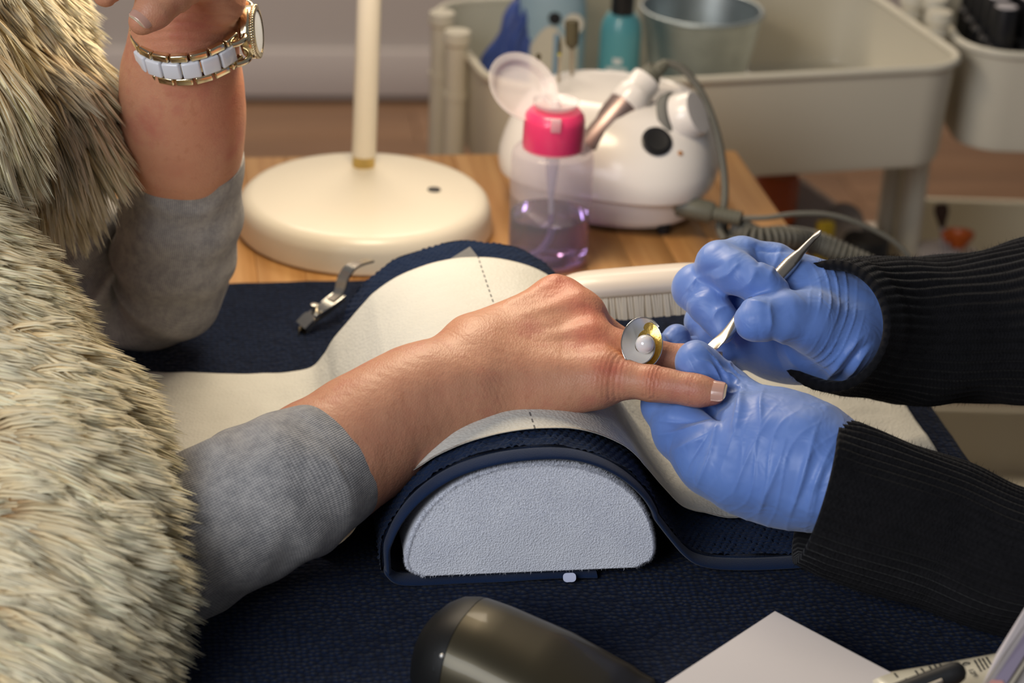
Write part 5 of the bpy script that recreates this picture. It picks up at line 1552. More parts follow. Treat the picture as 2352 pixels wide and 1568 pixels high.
# ================================================================== TROLLEYS BEHIND THE TABLE
TZ = 0.80
def tray_outline(L, W, r, n=10): return rrect(L, W, r, n)
def tray(name, L, W, H, r, M, parent, taper=0.006, rim=0.0048, mesh_floor=True):
    """pressed steel tray with a rolled rim; z = 0 at the rim"""
    n = 10; bm = bmesh.new()
    levels = [(0.0, 0.0), (-0.010, 0.0), (-H + 0.012, taper * 0.8), (-H + 0.003, taper + 0.002), (-H, taper + 0.010)]
    rings = []
    for z, ins in levels:
        rings.append([bm.verts.new((x, y, z)) for x, y in rrect(L - 2 * ins, W - 2 * ins, max(0.006, r - ins), n)])
    inner = []
    for z, ins in levels[::-1]:
        ins2 = ins + 0.0018
        zi = z if z > -0.02 else z * 0.090 / H
        inner.append([bm.verts.new((x, y, zi)) for x, y in rrect(L - 2 * ins2, W - 2 * ins2, max(0.005, r - ins2), n)])
    k = len(rings[0])
    for a_, b_ in zip(rings[:-1], rings[1:]):
        for i in range(k): bm.faces.new((a_[i], a_[(i + 1) % k], b_[(i + 1) % k], b_[i]))
    for a_, b_ in zip(inner[:-1], inner[1:]):
        for i in range(k): bm.faces.new((a_[i], a_[(i + 1) % k], b_[(i + 1) % k], b_[i]))
    for i in range(k): bm.faces.new((inner[-1][i], inner[-1][(i + 1) % k], rings[0][(i + 1) % k], rings[0][i]))
    bm.faces.new(rings[-1]); bm.faces.new(inner[0][::-1])
    bmesh.ops.transform(bm, matrix=M, verts=bm.verts)
    t = sharp_by_angle(bm_obj(name, bm, M_TROLLEY, parent), 40)
    pts = [M @ Vector((x, y, 0)) for x, y in rrect(L + 0.004, W + 0.004, r + 0.002, n)]
    pts.append(pts[0])
    tube('rolled_rim', pts, [rim] * len(pts), M_TROLLEY, t, nseg=12, cap=False)
    if mesh_floor:
        # round perforations in the tray floor, flat dark discs painted for the shade inside
        bmh = bmesh.new()
        for i in range(int((L - 0.10) / 0.011)):
            for j in range(int((W - 0.10) / 0.011)):
                x = -L / 2 + 0.05 + i * 0.011 + (0.0055 if j % 2 else 0); y = -W / 2 + 0.05 + j * 0.011
                if 0.35 < (x / L + 0.5) and abs(y) < W / 2 - 0.05:
                    bmesh.ops.create_circle(bmh, cap_ends=True, segments=8, radius=0.0036, matrix=Matrix.Translation((x, y, -0.090 + 0.0008)))
        bmesh.ops.transform(bmh, matrix=M, verts=bmh.verts)
        hh = bm_obj('perforations', bmh, mat('perforation_dark', (0.05, 0.045, 0.035), 0.9), t); hh['kind'] = 'stuff'
    return t
def trolley(label, origin, yaw, L, W, group, H=0.118):
    e = empty('trolley', (origin[0], origin[1], 0), label, 'trolley', group, rz=yaw)
    M = Matrix.Translation((origin[0], origin[1], 0)) @ Matrix.Rotation(yaw, 4, 'Z')
    for i, z in enumerate((TZ, 0.50, 0.20)):
        tray('tray', L, W, H, 0.055, M @ Matrix.Translation((0, 0, z)), e, mesh_floor=(i == 0))
    for sx in (-1, 1):
        for sy in (-1, 1):
            p = M @ Vector((sx * (L / 2 + 0.0135), sy * 0.034, 0))
            tube('post', [(p.x, p.y, 0.07), (p.x, p.y, TZ + 0.012)], [0.0115, 0.0115], M_TROLLEY, e, nseg=24)
            lathe('post_cap', [(0.0, 0.016), (0.0135, 0.016), (0.0150, 0.012), (0.0150, 0.004), (0.0120, 0.0), (0.0118, -0.03), (0.0, -0.03)], Matrix.Translation((p.x, p.y, TZ + 0.010)), M_TROLLEY, e, n=28)
            lathe('post_ring', [(0.0, 0.004), (0.0128, 0.004), (0.0128, -0.004), (0.0, -0.004)], Matrix.Translation((p.x, p.y, TZ - 0.045)), M_TROLLEY, e, n=24)
            q = M @ Vector((sx * (L / 2 - 0.03), sy * (W / 2 - 0.03), 0))
            w_ = lathe('castor', [(0.0, -0.011), (0.030, -0.011), (0.033, -0.006), (0.033, 0.006), (0.030, 0.011), (0.0, 0.011)], Matrix.Translation((q.x, q.y, 0.034)) @ Matrix.Rotation(PI / 2, 4, 'X'), M_BLACKRUB, e, n=28)
            box('castor_fork', (0.028, 0.028, 0.030), (q.x, q.y, 0.080), M_TROLLEY, e, bevel=0.003)
    return e, M
Lp_ = Vector(Pz(1033, 62, TZ + 0.02)); Rp_ = Vector(Pz(2128, 18, TZ + 0.02))
dirT = (Rp_ - Lp_); dirT.z = 0
TYAW = math.atan2(dirT.y, dirT.x)
TL = dirT.length - 0.027
TWd = 0.30
tc_ = (Lp_ + Rp_) / 2
tro, MT = trolley('white steel trolley with open trays standing behind the table corner', (tc_.x, tc_.y), TYAW, TL, TWd, 'white steel trolleys')
l2 = Vector(Pz(2168, 10, TZ + 0.02)) + Vector((-0.010, 0.04, 0))
dir2 = TYAW - math.radians(14)
c2 = l2 + Vector((math.cos(dir2), math.sin(dir2), 0)) * (TL / 2 + 0.0135)
tro2, MT2 = trolley('second white trolley holding black nail polish rack at the right', (c2.x, c2.y), dir2, TL, TWd + 0.02, 'white steel trolleys')
FZ = TZ - 0.090 + 0.0004        # floor of the top tray
def on_tray(a, b): return Vector(Pz(a, b, FZ))
def tray_depth(a, b, y_off):
    """point on the sight line standing y_off in front of the trolley centre plane"""
    nT = Vector((-math.sin(TYAW), math.cos(TYAW), 0)); d = Vector(ray(a, b))
    t = (tc_ + nT * y_off - Vector(CAMP)).dot(nT) / d.dot(nT)
    return Vector(CAMP) + d * t
def stand(a, b, y_off):
    p = tray_depth(a, b, y_off); return Vector((p.x, p.y, FZ))
def scale_at(p): return depth(p) / FPX

# galvanised bucket
p = stand(1600, 170, 0.02); s_ = scale_at(p)
bk = empty('bucket', p, 'small galvanised metal bucket standing in the trolley tray', 'bucket')
hB = 0.112
lathe('bucket_wall', [(0.0, 0.001), (96 * s_, 0.001), (98 * s_, 0.004), (136 * s_, hB - 0.003), (137 * s_, hB), (134 * s_, hB), (95 * s_, 0.005), (0.0, 0.004)], Matrix.Translation(p), M_GALV, bk, n=72)
rimp = [p + Vector((137 * s_ * math.cos(a), 137 * s_ * math.sin(a), hB)) for a in np.linspace(0, 2 * PI, 49)]
tube('bucket_rim', rimp, [0.0026] * 49, M_GALV, bk, nseg=10, cap=False)

# teal bottle with black cap
p = stand(1420, 168, 0.0); s_ = scale_at(p); rB = 47 * s_
tb = empty('lotion_bottle', p, 'teal bottle with black cap and white print beside the bucket', 'bottle')
htop = 0.118
M_TEAL = mat('teal_plastic', (0.10, 0.36, 0.42), 0.35, coat=0.3)
lathe('teal_body', [(0.0, 0.001), (rB * 0.92, 0.001), (rB, 0.005), (rB, htop - 0.022), (rB * 0.93, htop - 0.010), (rB * 0.70, htop - 0.001), (rB * 0.45, htop), (0.0, htop)], Matrix.Translation(p), M_TEAL, tb, n=56)
lathe('black_cap', [(0.0, htop), (rB * 0.56, htop), (rB * 0.56, htop + 0.055), (rB * 0.5, htop + 0.06), (0.0, htop + 0.06)], Matrix.Translation(p), M_BLACK, tb, n=40)
def wrap_patch(name, p, r, a0, a1, z0, z1, m, parent, n=14, off=0.0004):
    bm = bmesh.new(); rows = []
    for z in (z0, z1):
        rows.append([bm.verts.new(p + Vector(((r + off) * math.cos(a0 + (a1 - a0) * i / n), (r + off) * math.sin(a0 + (a1 - a0) * i / n), z))) for i in range(n + 1)])
    for i in range(n): bm.faces.new((rows[0][i], rows[0][i + 1], rows[1][i + 1], rows[1][i]))
    return bm_obj(name, bm, m, parent)
M_PRINT = mat('white_print', (0.70, 0.74, 0.74), 0.5)
for z0, z1, a0, a1 in ((0.066, 0.073, 250, 275), (0.056, 0.062, 232, 290), (0.046, 0.052, 226, 300), (0.036, 0.042, 230, 292), (0.026, 0.032, 228, 296), (0.016, 0.022, 235, 285)):
    wrap_patch('white_print', p, rB, math.radians(a0), math.radians(a1), z0, z1, M_PRINT, tb)

# light blue canister with a white label
p = stand(1258, 182, 0.03); s_ = scale_at(p); rC = 80 * s_
cn = empty('wipes_canister', p, 'pale blue rounded pack with a white label and black dot', 'canister')
M_PALEBLUE = mat('pale_blue_film', (0.36, 0.52, 0.63), 0.4, coat=0.2)
lathe('blue_body', [(0.0, 0.001), (rC * 0.93, 0.001), (rC, 0.006), (rC, 0.107), (rC * 0.96, 0.130), (rC * 0.82, 0.149), (rC * 0.5, 0.161), (0.0, 0.164)], Matrix.Translation(p), M_PALEBLUE, cn, n=64, sy=0.8)
M_LABEL = mat('cream_label', (0.70, 0.66, 0.56), 0.6)
def ell_patch(name, fn, m, nu_=20, nv_=16):
    V = np.array([[fn(u / (nu_ - 1), v / (nv_ - 1)) for u in range(nu_)] for v in range(nv_)]).reshape(-1, 3)
    return link_mesh(name, mesh_np(name, V, grid_faces(nu_, nv_)), m, cn)
def lab(u, v):
    a = math.radians(238 + 84 * u); z = 0.006 + 0.100 * v * (0.75 + 0.25 * math.sin(PI * min(1, u * 1.3)))
    return np.array(p) + np.array([(rC + 0.0005) * math.cos(a), (rC * 0.8 + 0.0005) * math.sin(a), z])
ell_patch('white_label', lab, M_LABEL)
def strp(u, v):
    a = math.radians(276 + 9 * u); z = 0.008 + 0.090 * v
    return np.array(p) + np.array([(rC + 0.0009) * math.cos(a), (rC * 0.8 + 0.0009) * math.sin(a), z])
ell_patch('blue_stripe', strp, mat('label_blue', (0.22, 0.38, 0.55), 0.6))
dq = p + Vector((rC * 0.10, -rC * 0.80, 0.115))
lathe('black_dot', [(0.0, 0.0), (0.0072, 0.0), (0.0065, 0.0012), (0.0, 0.0014)], frame_to(dq, (0.1, -1, 0.35)), M_BLACK, cn, n=28)
lathe('white_dot', [(0.0, 0.0), (0.0115, 0.0), (0.0105, 0.0010), (0.0, 0.0012)], frame_to(dq + Vector((0.021, 0.002, -0.006)), (0.25, -1, 0.3)), M_LABEL, cn, n=28)

# crumpled blue packet left of the canister
p = stand(1140, 172, 0.02); s_ = scale_at(p)
bm = bmesh.new()
wid, hgt_ = 58 * s_, 0.130
nu_, nv_ = 14, 16
grid_v = []
for side_ in (-1, 1):
    vv_ = []
    for j in range(nv_):
        for i in range(nu_):
            u = i / (nu_ - 1) * 2 - 1; v = j / (nv_ - 1)
            th_ = 0.016 * (1 - abs(u) ** 2.5) * (1 - (2 * v - 1) ** 6) * side_
            lean = 0.030 * v
            q = p + Vector((u * wid * (0.62 + 0.5 * (1 - v) + 0.15 * math.sin(5 * v)) + lean, th_ + 0.004 * math.sin(9 * u + 6 * v) + 0.02 * v, v * hgt_ + 0.006 * math.sin(4 * u)))
            q.x += 0.003 * math.sin(17 * v + 3 * u)
            vv_.append(bm.verts.new(q))
    for j in range(nv_ - 1):
        for i in range(nu_ - 1):
            k0 = j * nu_ + i; bm.faces.new((vv_[k0], vv_[k0 + 1], vv_[k0 + nu_ + 1], vv_[k0 + nu_]))
bmesh.ops.remove_doubles(bm, verts=bm.verts, dist=1e-5)
gp = bm_obj('glove_packet', bm, mat('packet_blue', (0.055, 0.10, 0.36), 0.4, var=0.3, vscale=60))
tag(gp, 'crumpled dark blue packet leaning against the pale blue canister', 'packet')

# cotton pads and small white bits on the tray floor
M_COTTON = mat('cotton', (0.68, 0.66, 0.66), 0.95, spec=0.1)
pad0 = None
for i, (a, b) in enumerate(((1650, 165), (1682, 158), (1712, 150), (1735, 160), (1760, 150), (1690, 168))):
    p = on_tray(a, b)
    p = stand(a, b, 0.03 + 0.02 * (i % 3))
    if pad0 is None:
        bm = bmesh.new(); r_ = bmesh.ops.create_icosphere(bm, subdivisions=3, radius=0.012)
        for v in bm.verts: v.co = Vector((v.co.x, v.co.y, v.co.z * 0.8)) * (1 + 0.14 * mnoise.noise(v.co * 160))
        pad0 = bm_obj('cotton_ball', bm, M_COTTON); o = pad0
    else:
        o = pad0.copy(); COL.objects.link(o)
    o.location = (p.x, p.y, FZ + 0.0098); o.rotation_euler = (0.3 * i, 0.2 * i, 0.9 * i)
    tag(o, 'grey white cotton ball in the tray, %s of those right of the bucket' % ('first', 'second', 'fourth', 'fifth', 'last', 'third')[i], 'cotton ball', 'cotton balls in the trolley tray')
p = stand(2065, 160, -0.09)
gl = lathe('glass_nozzle', [(0.0, 0.0), (0.007, 0.0), (0.0075, 0.010), (0.005, 0.016), (0.0, 0.017)], Matrix.Translation(p), M_CLEAR, None, n=28)
tag(gl, 'tiny clear glass stopper near the front right of the trolley tray', 'stopper')

# ------------------------------------------------------------------ polish rack in the second trolley
nT2 = Vector((-math.sin(dir2), math.cos(dir2), 0)); uT2 = Vector((math.cos(dir2), math.sin(dir2), 0))
def in_tray2(u, v, z=FZ): return Vector((c2.x, c2.y, 0)) + uT2 * u + nT2 * v + Vector((0, 0, z))
M_RED = mat('red_print', (0.55, 0.03, 0.01), 0.4)
M_CAPLAB = mat('cap_label', (0.48, 0.45, 0.47), 0.4)
pol = None
ordn = ['nearest', 'second', 'third', 'fourth', 'fifth']
plain = None
M_REDLAB = mat('red_cap_label', (0.50, 0.035, 0.012), 0.4)
for i in range(2):
    for j in range(5):
        u = -TL / 2 + 0.046 + i * 0.038; v = -0.118 + j * 0.037
        P0 = in_tray2(u, v, FZ + 0.024)
        if pol is None:
            pol = empty('nail_polish', P0, '', 'nail polish')
            lathe('polish_bottle', [(0.0, 0.0), (0.0165, 0.0), (0.0175, 0.002), (0.0175, 0.060), (0.012, 0.066), (0.0, 0.066)], Matrix.Translation(P0), M_BLACK, pol, n=24)
            lathe('polish_cap', [(0.0, 0.066), (0.0145, 0.066), (0.0140, 0.106), (0.0135, 0.108), (0.0, 0.108)], Matrix.Translation(P0), M_BLACK, pol, n=24)
            lathe('cap_label', [(0.0, 0.1082), (0.0118, 0.1082), (0.0110, 0.1088), (0.0, 0.1089)], Matrix.Translation(P0), M_CAPLAB, pol, n=20)
            o = pol
        else:
            o = copy_tree(pol); o.location = P0; o.rotation_euler.z = rs.uniform(0, 3)
        if i == 0 and j == 2:
            for ch in o.children:
                if ch.name.startswith('cap_label'):
                    ch.data = ch.data.copy(); ch.data.materials[0] = M_REDLAB
        tag(o, '%s labelled black polish bottle, %s from the front in the %s row' % ('red' if i == 0 and j == 2 else 'white', ordn[j], ('left', 'right')[i]), 'nail polish', 'black polish bottles in the second trolley')
rack = box('polish_rack', (0.080, 0.190, 0.023), in_tray2(-TL / 2 + 0.066, -0.042, FZ + 0.0116), M_BLACKRUB, None, rz=dir2, bevel=0.002)
tag(rack, 'flat black rack under the white labelled polish bottles', 'rack')
# ------------------------------------------------------------------ things seen in the middle tray and beyond
M_ORANGE = mat('orange_plastic', (0.42, 0.085, 0.012), 0.4)
MZ = 0.50 - 0.090 + 0.0006
def mid(a, b, yo): 
    p = tray_depth(a, b, yo); return Vector((p.x, p.y, MZ))
def stand_mid(a, b, yo):
    """place on the middle tray below the sight line; also the height where the line passes"""
    p = tray_depth(a, b, yo); return Vector((p.x, p.y, MZ)), p.z - MZ
ob, h_ = stand_mid(1786, 410, -0.06)
oj = empty('orange_jar', ob, 'orange jar on the middle trolley tray beside the table edge', 'jar')
lathe('jar_wall', [(0.0, 0.0), (0.022, 0.0), (0.024, 0.004), (0.025, h_), (0.022, h_ + 0.006), (0.0, h_ + 0.008)], Matrix.Translation(ob), M_ORANGE, oj, n=36)
lathe('jar_foot', [(0.0, -0.0005), (0.0225, -0.0005), (0.0245, 0.03), (0.0248, h_ - 0.044), (0.0, h_ - 0.044)], Matrix.Translation(ob), M_BLACKRUB, oj, n=36)
wb, h_ = stand_mid(1850, 470, -0.03)
fbm = bmesh.new()
pr_ = [(-0.065, 0.0), (0.075, 0.0), (0.075, h_ - 0.055), (-0.035, h_ + 0.022), (-0.065, h_ + 0.030)]
lo_ = [fbm.verts.new((x, -0.03, z)) for x, z in pr_]; hi_ = [fbm.verts.new((x, 0.03, z)) for x, z in pr_]
fbm.faces.new(lo_); fbm.faces.new(hi_[::-1])
for i in range(5): fbm.faces.new((lo_[i], hi_[i], hi_[(i + 1) % 5], lo_[(i + 1) % 5]))
bmesh.ops.transform(fbm, matrix=Matrix.Translation(wb + Vector((0.02, 0.05, 0))) @ Matrix.Rotation(TYAW, 4, 'Z'), verts=fbm.verts)
fb = bm_obj('white_carton', fbm, mat('carton_white', (0.50, 0.44, 0.42), 0.6), None, smooth=False)
tag(fb, 'white folded carton with a sloping edge on the middle trolley tray', 'carton')
gd, h_ = stand_mid(1940, 470, -0.06)
gdisc = lathe('round_mirror', [(0.0, -0.004), (0.025, -0.004), (0.027, 0.0), (0.025, 0.004), (0.0, 0.005)], frame_to(gd + Vector((0, 0, h_ - 0.026)), (-0.5, -0.8, 0.35)), mat('grey_lid', (0.24, 0.21, 0.19), 0.5), None, n=40)
tube('mirror_stem', [gd + Vector((0, 0, 0.0)), gd + Vector((0, 0.002, h_ - 0.05))], [0.004, 0.004], M_TROLLEY, gdisc, nseg=14)
tag(gdisc, 'round grey hand mirror standing up beyond the coiled lead', 'mirror')
yc, h_ = stand_mid(1898, 508, -0.11)
yl = box('yellow_bottle', (0.020, 0.014, h_), yc + Vector((0, 0, h_ / 2)), mat('yellow_plastic', (0.50, 0.36, 0.02), 0.4), None, rz=0.4, bevel=0.004)
tag(yl, 'slim bottle with a yellow top beside the grey coiled lead', 'bottle')
bj, h_ = stand_mid(1990, 545, -0.10)
bo = empty('black_jar', bj, 'small black topped jar beyond the coiled lead', 'jar')
lathe('amber_glass', [(0.0, 0.0), (0.026, 0.0), (0.027, 0.003), (0.027, h_ * 0.55), (0.022, h_ * 0.6), (0.0, h_ * 0.6)], Matrix.Translation(bj), mat('amber_glass', (0.20, 0.09, 0.03), 0.2), bo, n=36)
lathe('jar_lid', [(0.0, h_ * 0.6), (0.0255, h_ * 0.6), (0.0260, h_ - 0.003), (0.024, h_), (0.0, h_)], Matrix.Translation(bj), M_BLACKRUB, bo, n=36)

# beaker of brushes on the middle tray of the second trolley
def plane2(a, b, v):
    d = Vector(ray(a, b)); o_ = Vector((c2.x, c2.y, 0)) + nT2 * v
    return Vector(CAMP) + d * ((o_ - Vector(CAMP)).dot(nT2) / d.dot(nT2))
bkc = plane2(2185, 560, -0.10)
bk0 = Vector((bkc.x, bkc.y, MZ))
hk = max(0.06, plane2(2185, 575, -0.10).z - MZ)
cup = empty('brush_beaker', bk0, 'clear beaker holding long handled brushes in the second trolley', 'beaker')
lathe('beaker_wall', [(0.0, 0.0), (0.026, 0.0), (0.028, 0.003), (0.032, hk), (0.0305, hk), (0.0265, 0.005), (0.0, 0.004)], Matrix.Translation(bk0), M_CLEAR, cup, n=40)
M_BROWN = mat('brown_bristle', (0.035, 0.014, 0.006), 0.8)
M_HANDLE = mat('grey_handle', (0.30, 0.26, 0.26), 0.4)
wz = depth(bkc)
for (ax, ay), (bx_, by2), hl, mh, rh, lb in (((2166, 600), (2162, 468), 0.42, M_BROWN, 0.0085, 'brush with dark brown bristles standing in the clear beaker'),
                                             ((2196, 600), (2206, 524), 0.62, M_ORANGE, 0.0175, 'brush with a wide orange head at the right of the beaker'),
                                             ((2182, 600), (2172, 530), 0.40, M_ORANGE, 0.007, 'slim brush with a small orange head between the two others')):
    a_ = Vector(Pw(ax, ay, wz)); b_ = Vector(Pw(bx_, by2, wz)); d_ = (b_ - a_)
    e = empty('cosmetic_brush', a_, lb, 'brush', 'brushes in the beaker')
    k_ = min(0.9, (a_.z - MZ - 0.006) / max(1e-3, d_.z))
    tube('brush_handle', [a_ - d_ * k_, a_, a_ + d_ * (1 - hl)], [0.002, 0.0028, 0.0030], M_HANDLE, e, nseg=12)
    hb = a_ + d_ * (1 - hl)
    n9 = 9
    tube('bristles', [hb + d_ * hl * i / (n9 - 1) for i in range(n9)], [rh * (0.35 + 0.65 * min(1, i / 5)) * (1 if i < n9 - 1 else 0.7) for i in range(n9)], mh, e, nseg=20)
wt = plane2(2145, 565, -0.09)
wx_ = box('white_tub', (0.046, 0.046, wt.z - MZ), (wt.x, wt.y, (wt.z + MZ) / 2), mat('tub_white', (0.52, 0.47, 0.45), 0.5), None, rz=0.3, bevel=0.006)
tag(wx_, 'small white tub left of the brush beaker', 'tub')

# pale drawer cabinet on the floor at the right, seen past the table corner
cb = Vector(Pz(2300, 1062, 0.03))
cab = empty('drawer_cabinet', (cb.x + 0.2, cb.y + 0.2, 0.0), 'low pale drawer cabinet right of the table below the black sleeves', 'cabinet')
cy = AT - math.radians(6)
cu_ = Vector((math.cos(cy), math.sin(cy), 0)); cv_ = Vector((-math.sin(cy), math.cos(cy), 0))
base_ = Vector((cb.x, cb.y, 0)) + cu_ * 0.10
M_CAB = mat('cabinet_paint', (0.60, 0.56, 0.50), 0.6)
box('cabinet_body', (0.56, 0.30, 0.25), base_ + cv_ * 0.15 + Vector((0, 0, 0.155)), M_CAB, cab, rz=cy, bevel=0.003)
dr = box('drawer', (0.54, 0.014, 0.235), base_ + cv_ * -0.006 + Vector((0, 0, 0.150)), M_CAB, cab, rz=cy, bevel=0.002)
box('handle', (0.10, 0.012, 0.010), base_ + cv_ * -0.018 + Vector((0, 0, 0.23)), M_BRASS, dr, rz=cy, bevel=0.003)
box('plinth', (0.52, 0.26, 0.032), base_ + cv_ * 0.15 + Vector((0, 0, 0.016)), M_BLACKRUB, cab, rz=cy, bevel=0.002)
# ================================================================== THINGS IN THE FOREGROUND
TOWZ = TT + 0.0065
# arched nail lamp, dark bronze, at the bottom edge
za = TT + 0.048
r0 = Vector(Pz(1072, 1388, za)); r1 = Vector(Pz(1420, 1552, za))
axd = Vector((1.0, -0.42, 0)).normalized()
def pix(p):
    v = np.asarray(p) - CAMP; w = v @ FWD
    return 1176 + FPX * (v @ RGT) / w, 784 - FPX * (v @ UPV) / w
def ridge_h(t):
    lo_, hi_ = 0.0, 0.09                               # height of the back at distance t along it
    for _ in range(30):
        m_ = (lo_ + hi_) / 2; x_, y_ = pix(r0 + axd * t + Vector((0, 0, TOWZ + m_ - r0.z)))
        want = np.interp(x_, [1068, 1140, 1280, 1410, 1470, 1560], [1388, 1414, 1480, 1566, 1640, 1760])
        if y_ < want: hi_ = m_
        else: lo_ = m_
    return max(0.006, lo_)
crs = Vector((-axd.y, axd.x, 0))                       # towards the back
nl = empty('nail_lamp', Vector((r0.x, r0.y, TOWZ)), 'dark bronze arched nail lamp with black end at the bottom edge', 'nail lamp')
M_BRONZE = mat('bronze_gloss', (0.060, 0.050, 0.029), 0.38, metal=0.6, coat=0.2, var=0.12, vscale=14)
HL, WL = za - TOWZ, 0.042
def arch(n=40, s=1.0):
    return [(WL * s * math.copysign(abs(math.cos(a)) ** 0.75, math.cos(a)), HL * s * abs(math.sin(a)) ** 0.85) for a in np.linspace(0, PI, n)]
def arch_pt(o, t, y, z): return o + axd * t + crs * (y - WL * 0.10) + Vector((0, 0, z))
o0 = Vector((r0.x, r0.y, TOWZ))
def arch_shell(name, stations, m, cap0=True, cap1=True):
    bm = bmesh.new(); rows = []
    for t, s in stations: rows.append([bm.verts.new(arch_pt(o0, t, y, z * (ridge_h(t) / HL if t > 0.006 else 1))) for y, z in arch(40, s)])
    for a_, b_ in zip(rows[:-1], rows[1:]):
        for i in range(40): bm.faces.new((a_[i], a_[(i + 1) % 40], b_[(i + 1) % 40], b_[i]))
    if cap0: bm.faces.new(rows[0])
    if cap1: bm.faces.new(rows[-1][::-1])
    return sharp_by_angle(bm_obj(name, bm, m, nl), 40)
arch_shell('bronze_shell', [(0.004, 0.985), (0.008, 1.0)] + [(x, 1.0 if x < 0.08 else 1.0 - 1.2 * (x - 0.08)) for x in np.linspace(0.014, 0.112, 16)] + [(0.1155, 0.85), (0.1175, 0.6)], M_BRONZE)
arch_shell('black_end', [(-0.024, 0.50), (-0.022, 0.66), (-0.016, 0.82), (-0.009, 0.93), (0.0, 0.98), (0.0035, 0.985), (0.0045, 0.96)], mat('black_end_plastic', (0.008, 0.008, 0.008), 0.5, spec=0.3))
cap_o = [o for o in nl.children if o.name.startswith('black_end')][0]
tcap = BVHTree.FromBMesh((lambda b_: (b_.from_mesh(cap_o.data), bmesh.ops.triangulate(b_, faces=b_.faces), b_)[2])(bmesh.new()))
def cap_hit(a, b):
    p, n_, i, d_ = tcap.ray_cast(Vector(CAMP), Vector(ray(a, b)).normalized()); return p, n_
bm = bmesh.new(); vs_ = []
for a, b in ((1000, 1496), (1032, 1526), (1040, 1562), (1012, 1566), (996, 1540)):
    p, n_ = cap_hit(a, b)
    if p is not None: vs_.append(bm.verts.new(p + n_ * 0.0006))
if len(vs_) >= 3: bm.faces.new(vs_)
bm_obj('window', bm, mat('smoky_window', (0.05, 0.055, 0.058), 0.12, coat=0.6), nl, smooth=False)
p, n_ = cap_hit(1016, 1506)
if p is not None:
    bm = bmesh.new(); bmesh.ops.create_uvsphere(bm, u_segments=12, v_segments=8, radius=0.0016, matrix=Matrix.Translation(p + n_ * 0.0006))
    bm_obj('window_glint', bm, M_SILVER, nl)  # silver bead added as the small highlight on the window

# white card with its corner pointing to the cushion
zc_ = TT + 0.034
k0 = Vector(Pz(1780, 1403, zc_)); ka = Vector(Pz(1538, 1562, zc_)); kb_ = Vector(Pz(2047, 1544, zc_))
da = (ka - k0).normalized(); db = (kb_ - k0).normalized()
lb_ = (kb_ - k0).length
quad = [k0, k0 + db * lb_, k0 + db * lb_ + da * 0.17, k0 + da * 0.17]
bm = bmesh.new()
hi_ = [bm.verts.new(q) for q in quad]; lo_ = [bm.verts.new(q - Vector((0, 0, 0.003))) for q in quad]
bm.faces.new(hi_); bm.faces.new(lo_[::-1])
for i in range(4): bm.faces.new((lo_[i], lo_[(i + 1) % 4], hi_[(i + 1) % 4], hi_[i]))
cardo = bm_obj('card', bm, mat('card_white', (0.72, 0.66, 0.63), 0.55, var=0.015, vscale=30), None, smooth=False)
tag(cardo, 'blank white card with one corner pointing at the cushion', 'card')
# the box it lies on, mostly under the frame
bm = bmesh.new()
ins = 0.004
q2_ = [k0 + (da + db) * ins, k0 + db * (lb_ - ins) + da * ins, k0 + db * (lb_ - ins) + da * 0.16, k0 + da * 0.16 + db * ins]
hi_ = [bm.verts.new(q - Vector((0, 0, 0.0032))) for q in q2_]; lo_ = [bm.verts.new(Vector((q.x, q.y, TOWZ))) for q in q2_]
bm.faces.new(hi_); bm.faces.new(lo_[::-1])
for i in range(4): bm.faces.new((lo_[i], lo_[(i + 1) % 4], hi_[(i + 1) % 4], hi_[i]))
cbx = bm_obj('card_box', bm, mat('box_navy', (0.010, 0.015, 0.03), 0.7), None, smooth=False)
tag(cbx, 'dark shallow box underneath the blank white card', 'box')

# cream tube of hand cream with small print
zt = TT + 0.036
t0 = Vector(Pz(2020, 1549, zt - 0.006)); t1 = Vector(Pz(2300, 1500, zt - 0.002))
td = (t1 - t0); td.z = 0; td.normalize(); tn_ = Vector((-td.y, td.x, 0))
tub = empty('cream_tube', (t0 + t1) / 2, 'cream coloured tube with small black print behind the black pen', 'tube')
Lt = 0.17
V = []
ts = np.linspace(-0.010, Lt, 24)
for i, t in enumerate(ts):
    k = np.clip((t + 0.010) / Lt, 0, 1)
    hw = 0.026; hh = 0.005 + 0.011 * min(1, max(0, t + 0.01) / 0.10)
    for a in np.linspace(0, 2 * PI, 33)[:-1]:
        q = t0 + td * t + tn_ * (hw * math.cos(a) - hw) + Vector((0, 0, hh * math.sin(a)))
        V.append(q)
bm = bmesh.new(); me = mesh_np('tube_body', np.array(V), grid_faces(32, len(ts), True)); bm.from_mesh(me); bm.verts.ensure_lookup_table()
bm.faces.new([bm.verts[i] for i in range(32)]); bm.faces.new([bm.verts[len(V) - 32 + i] for i in range(32)][::-1])
tbo = bm_obj('tube_body', bm, mat('cream_tube', (0.74, 0.68, 0.52), 0.3, coat=0.4), tub)
M_INK = mat('black_ink', (0.03, 0.03, 0.03), 0.5)
hitT = BVHTree.FromBMesh((lambda b: (b.from_mesh(tbo.data), bmesh.ops.triangulate(b, faces=b.faces), b)[2])(bmesh.new()))
def surf(a, b):
    p, n_, i, d_ = hitT.ray_cast(Vector(CAMP), Vector(ray(a, b)).normalized())
    return (p, n_) if p is not None else (None, None)
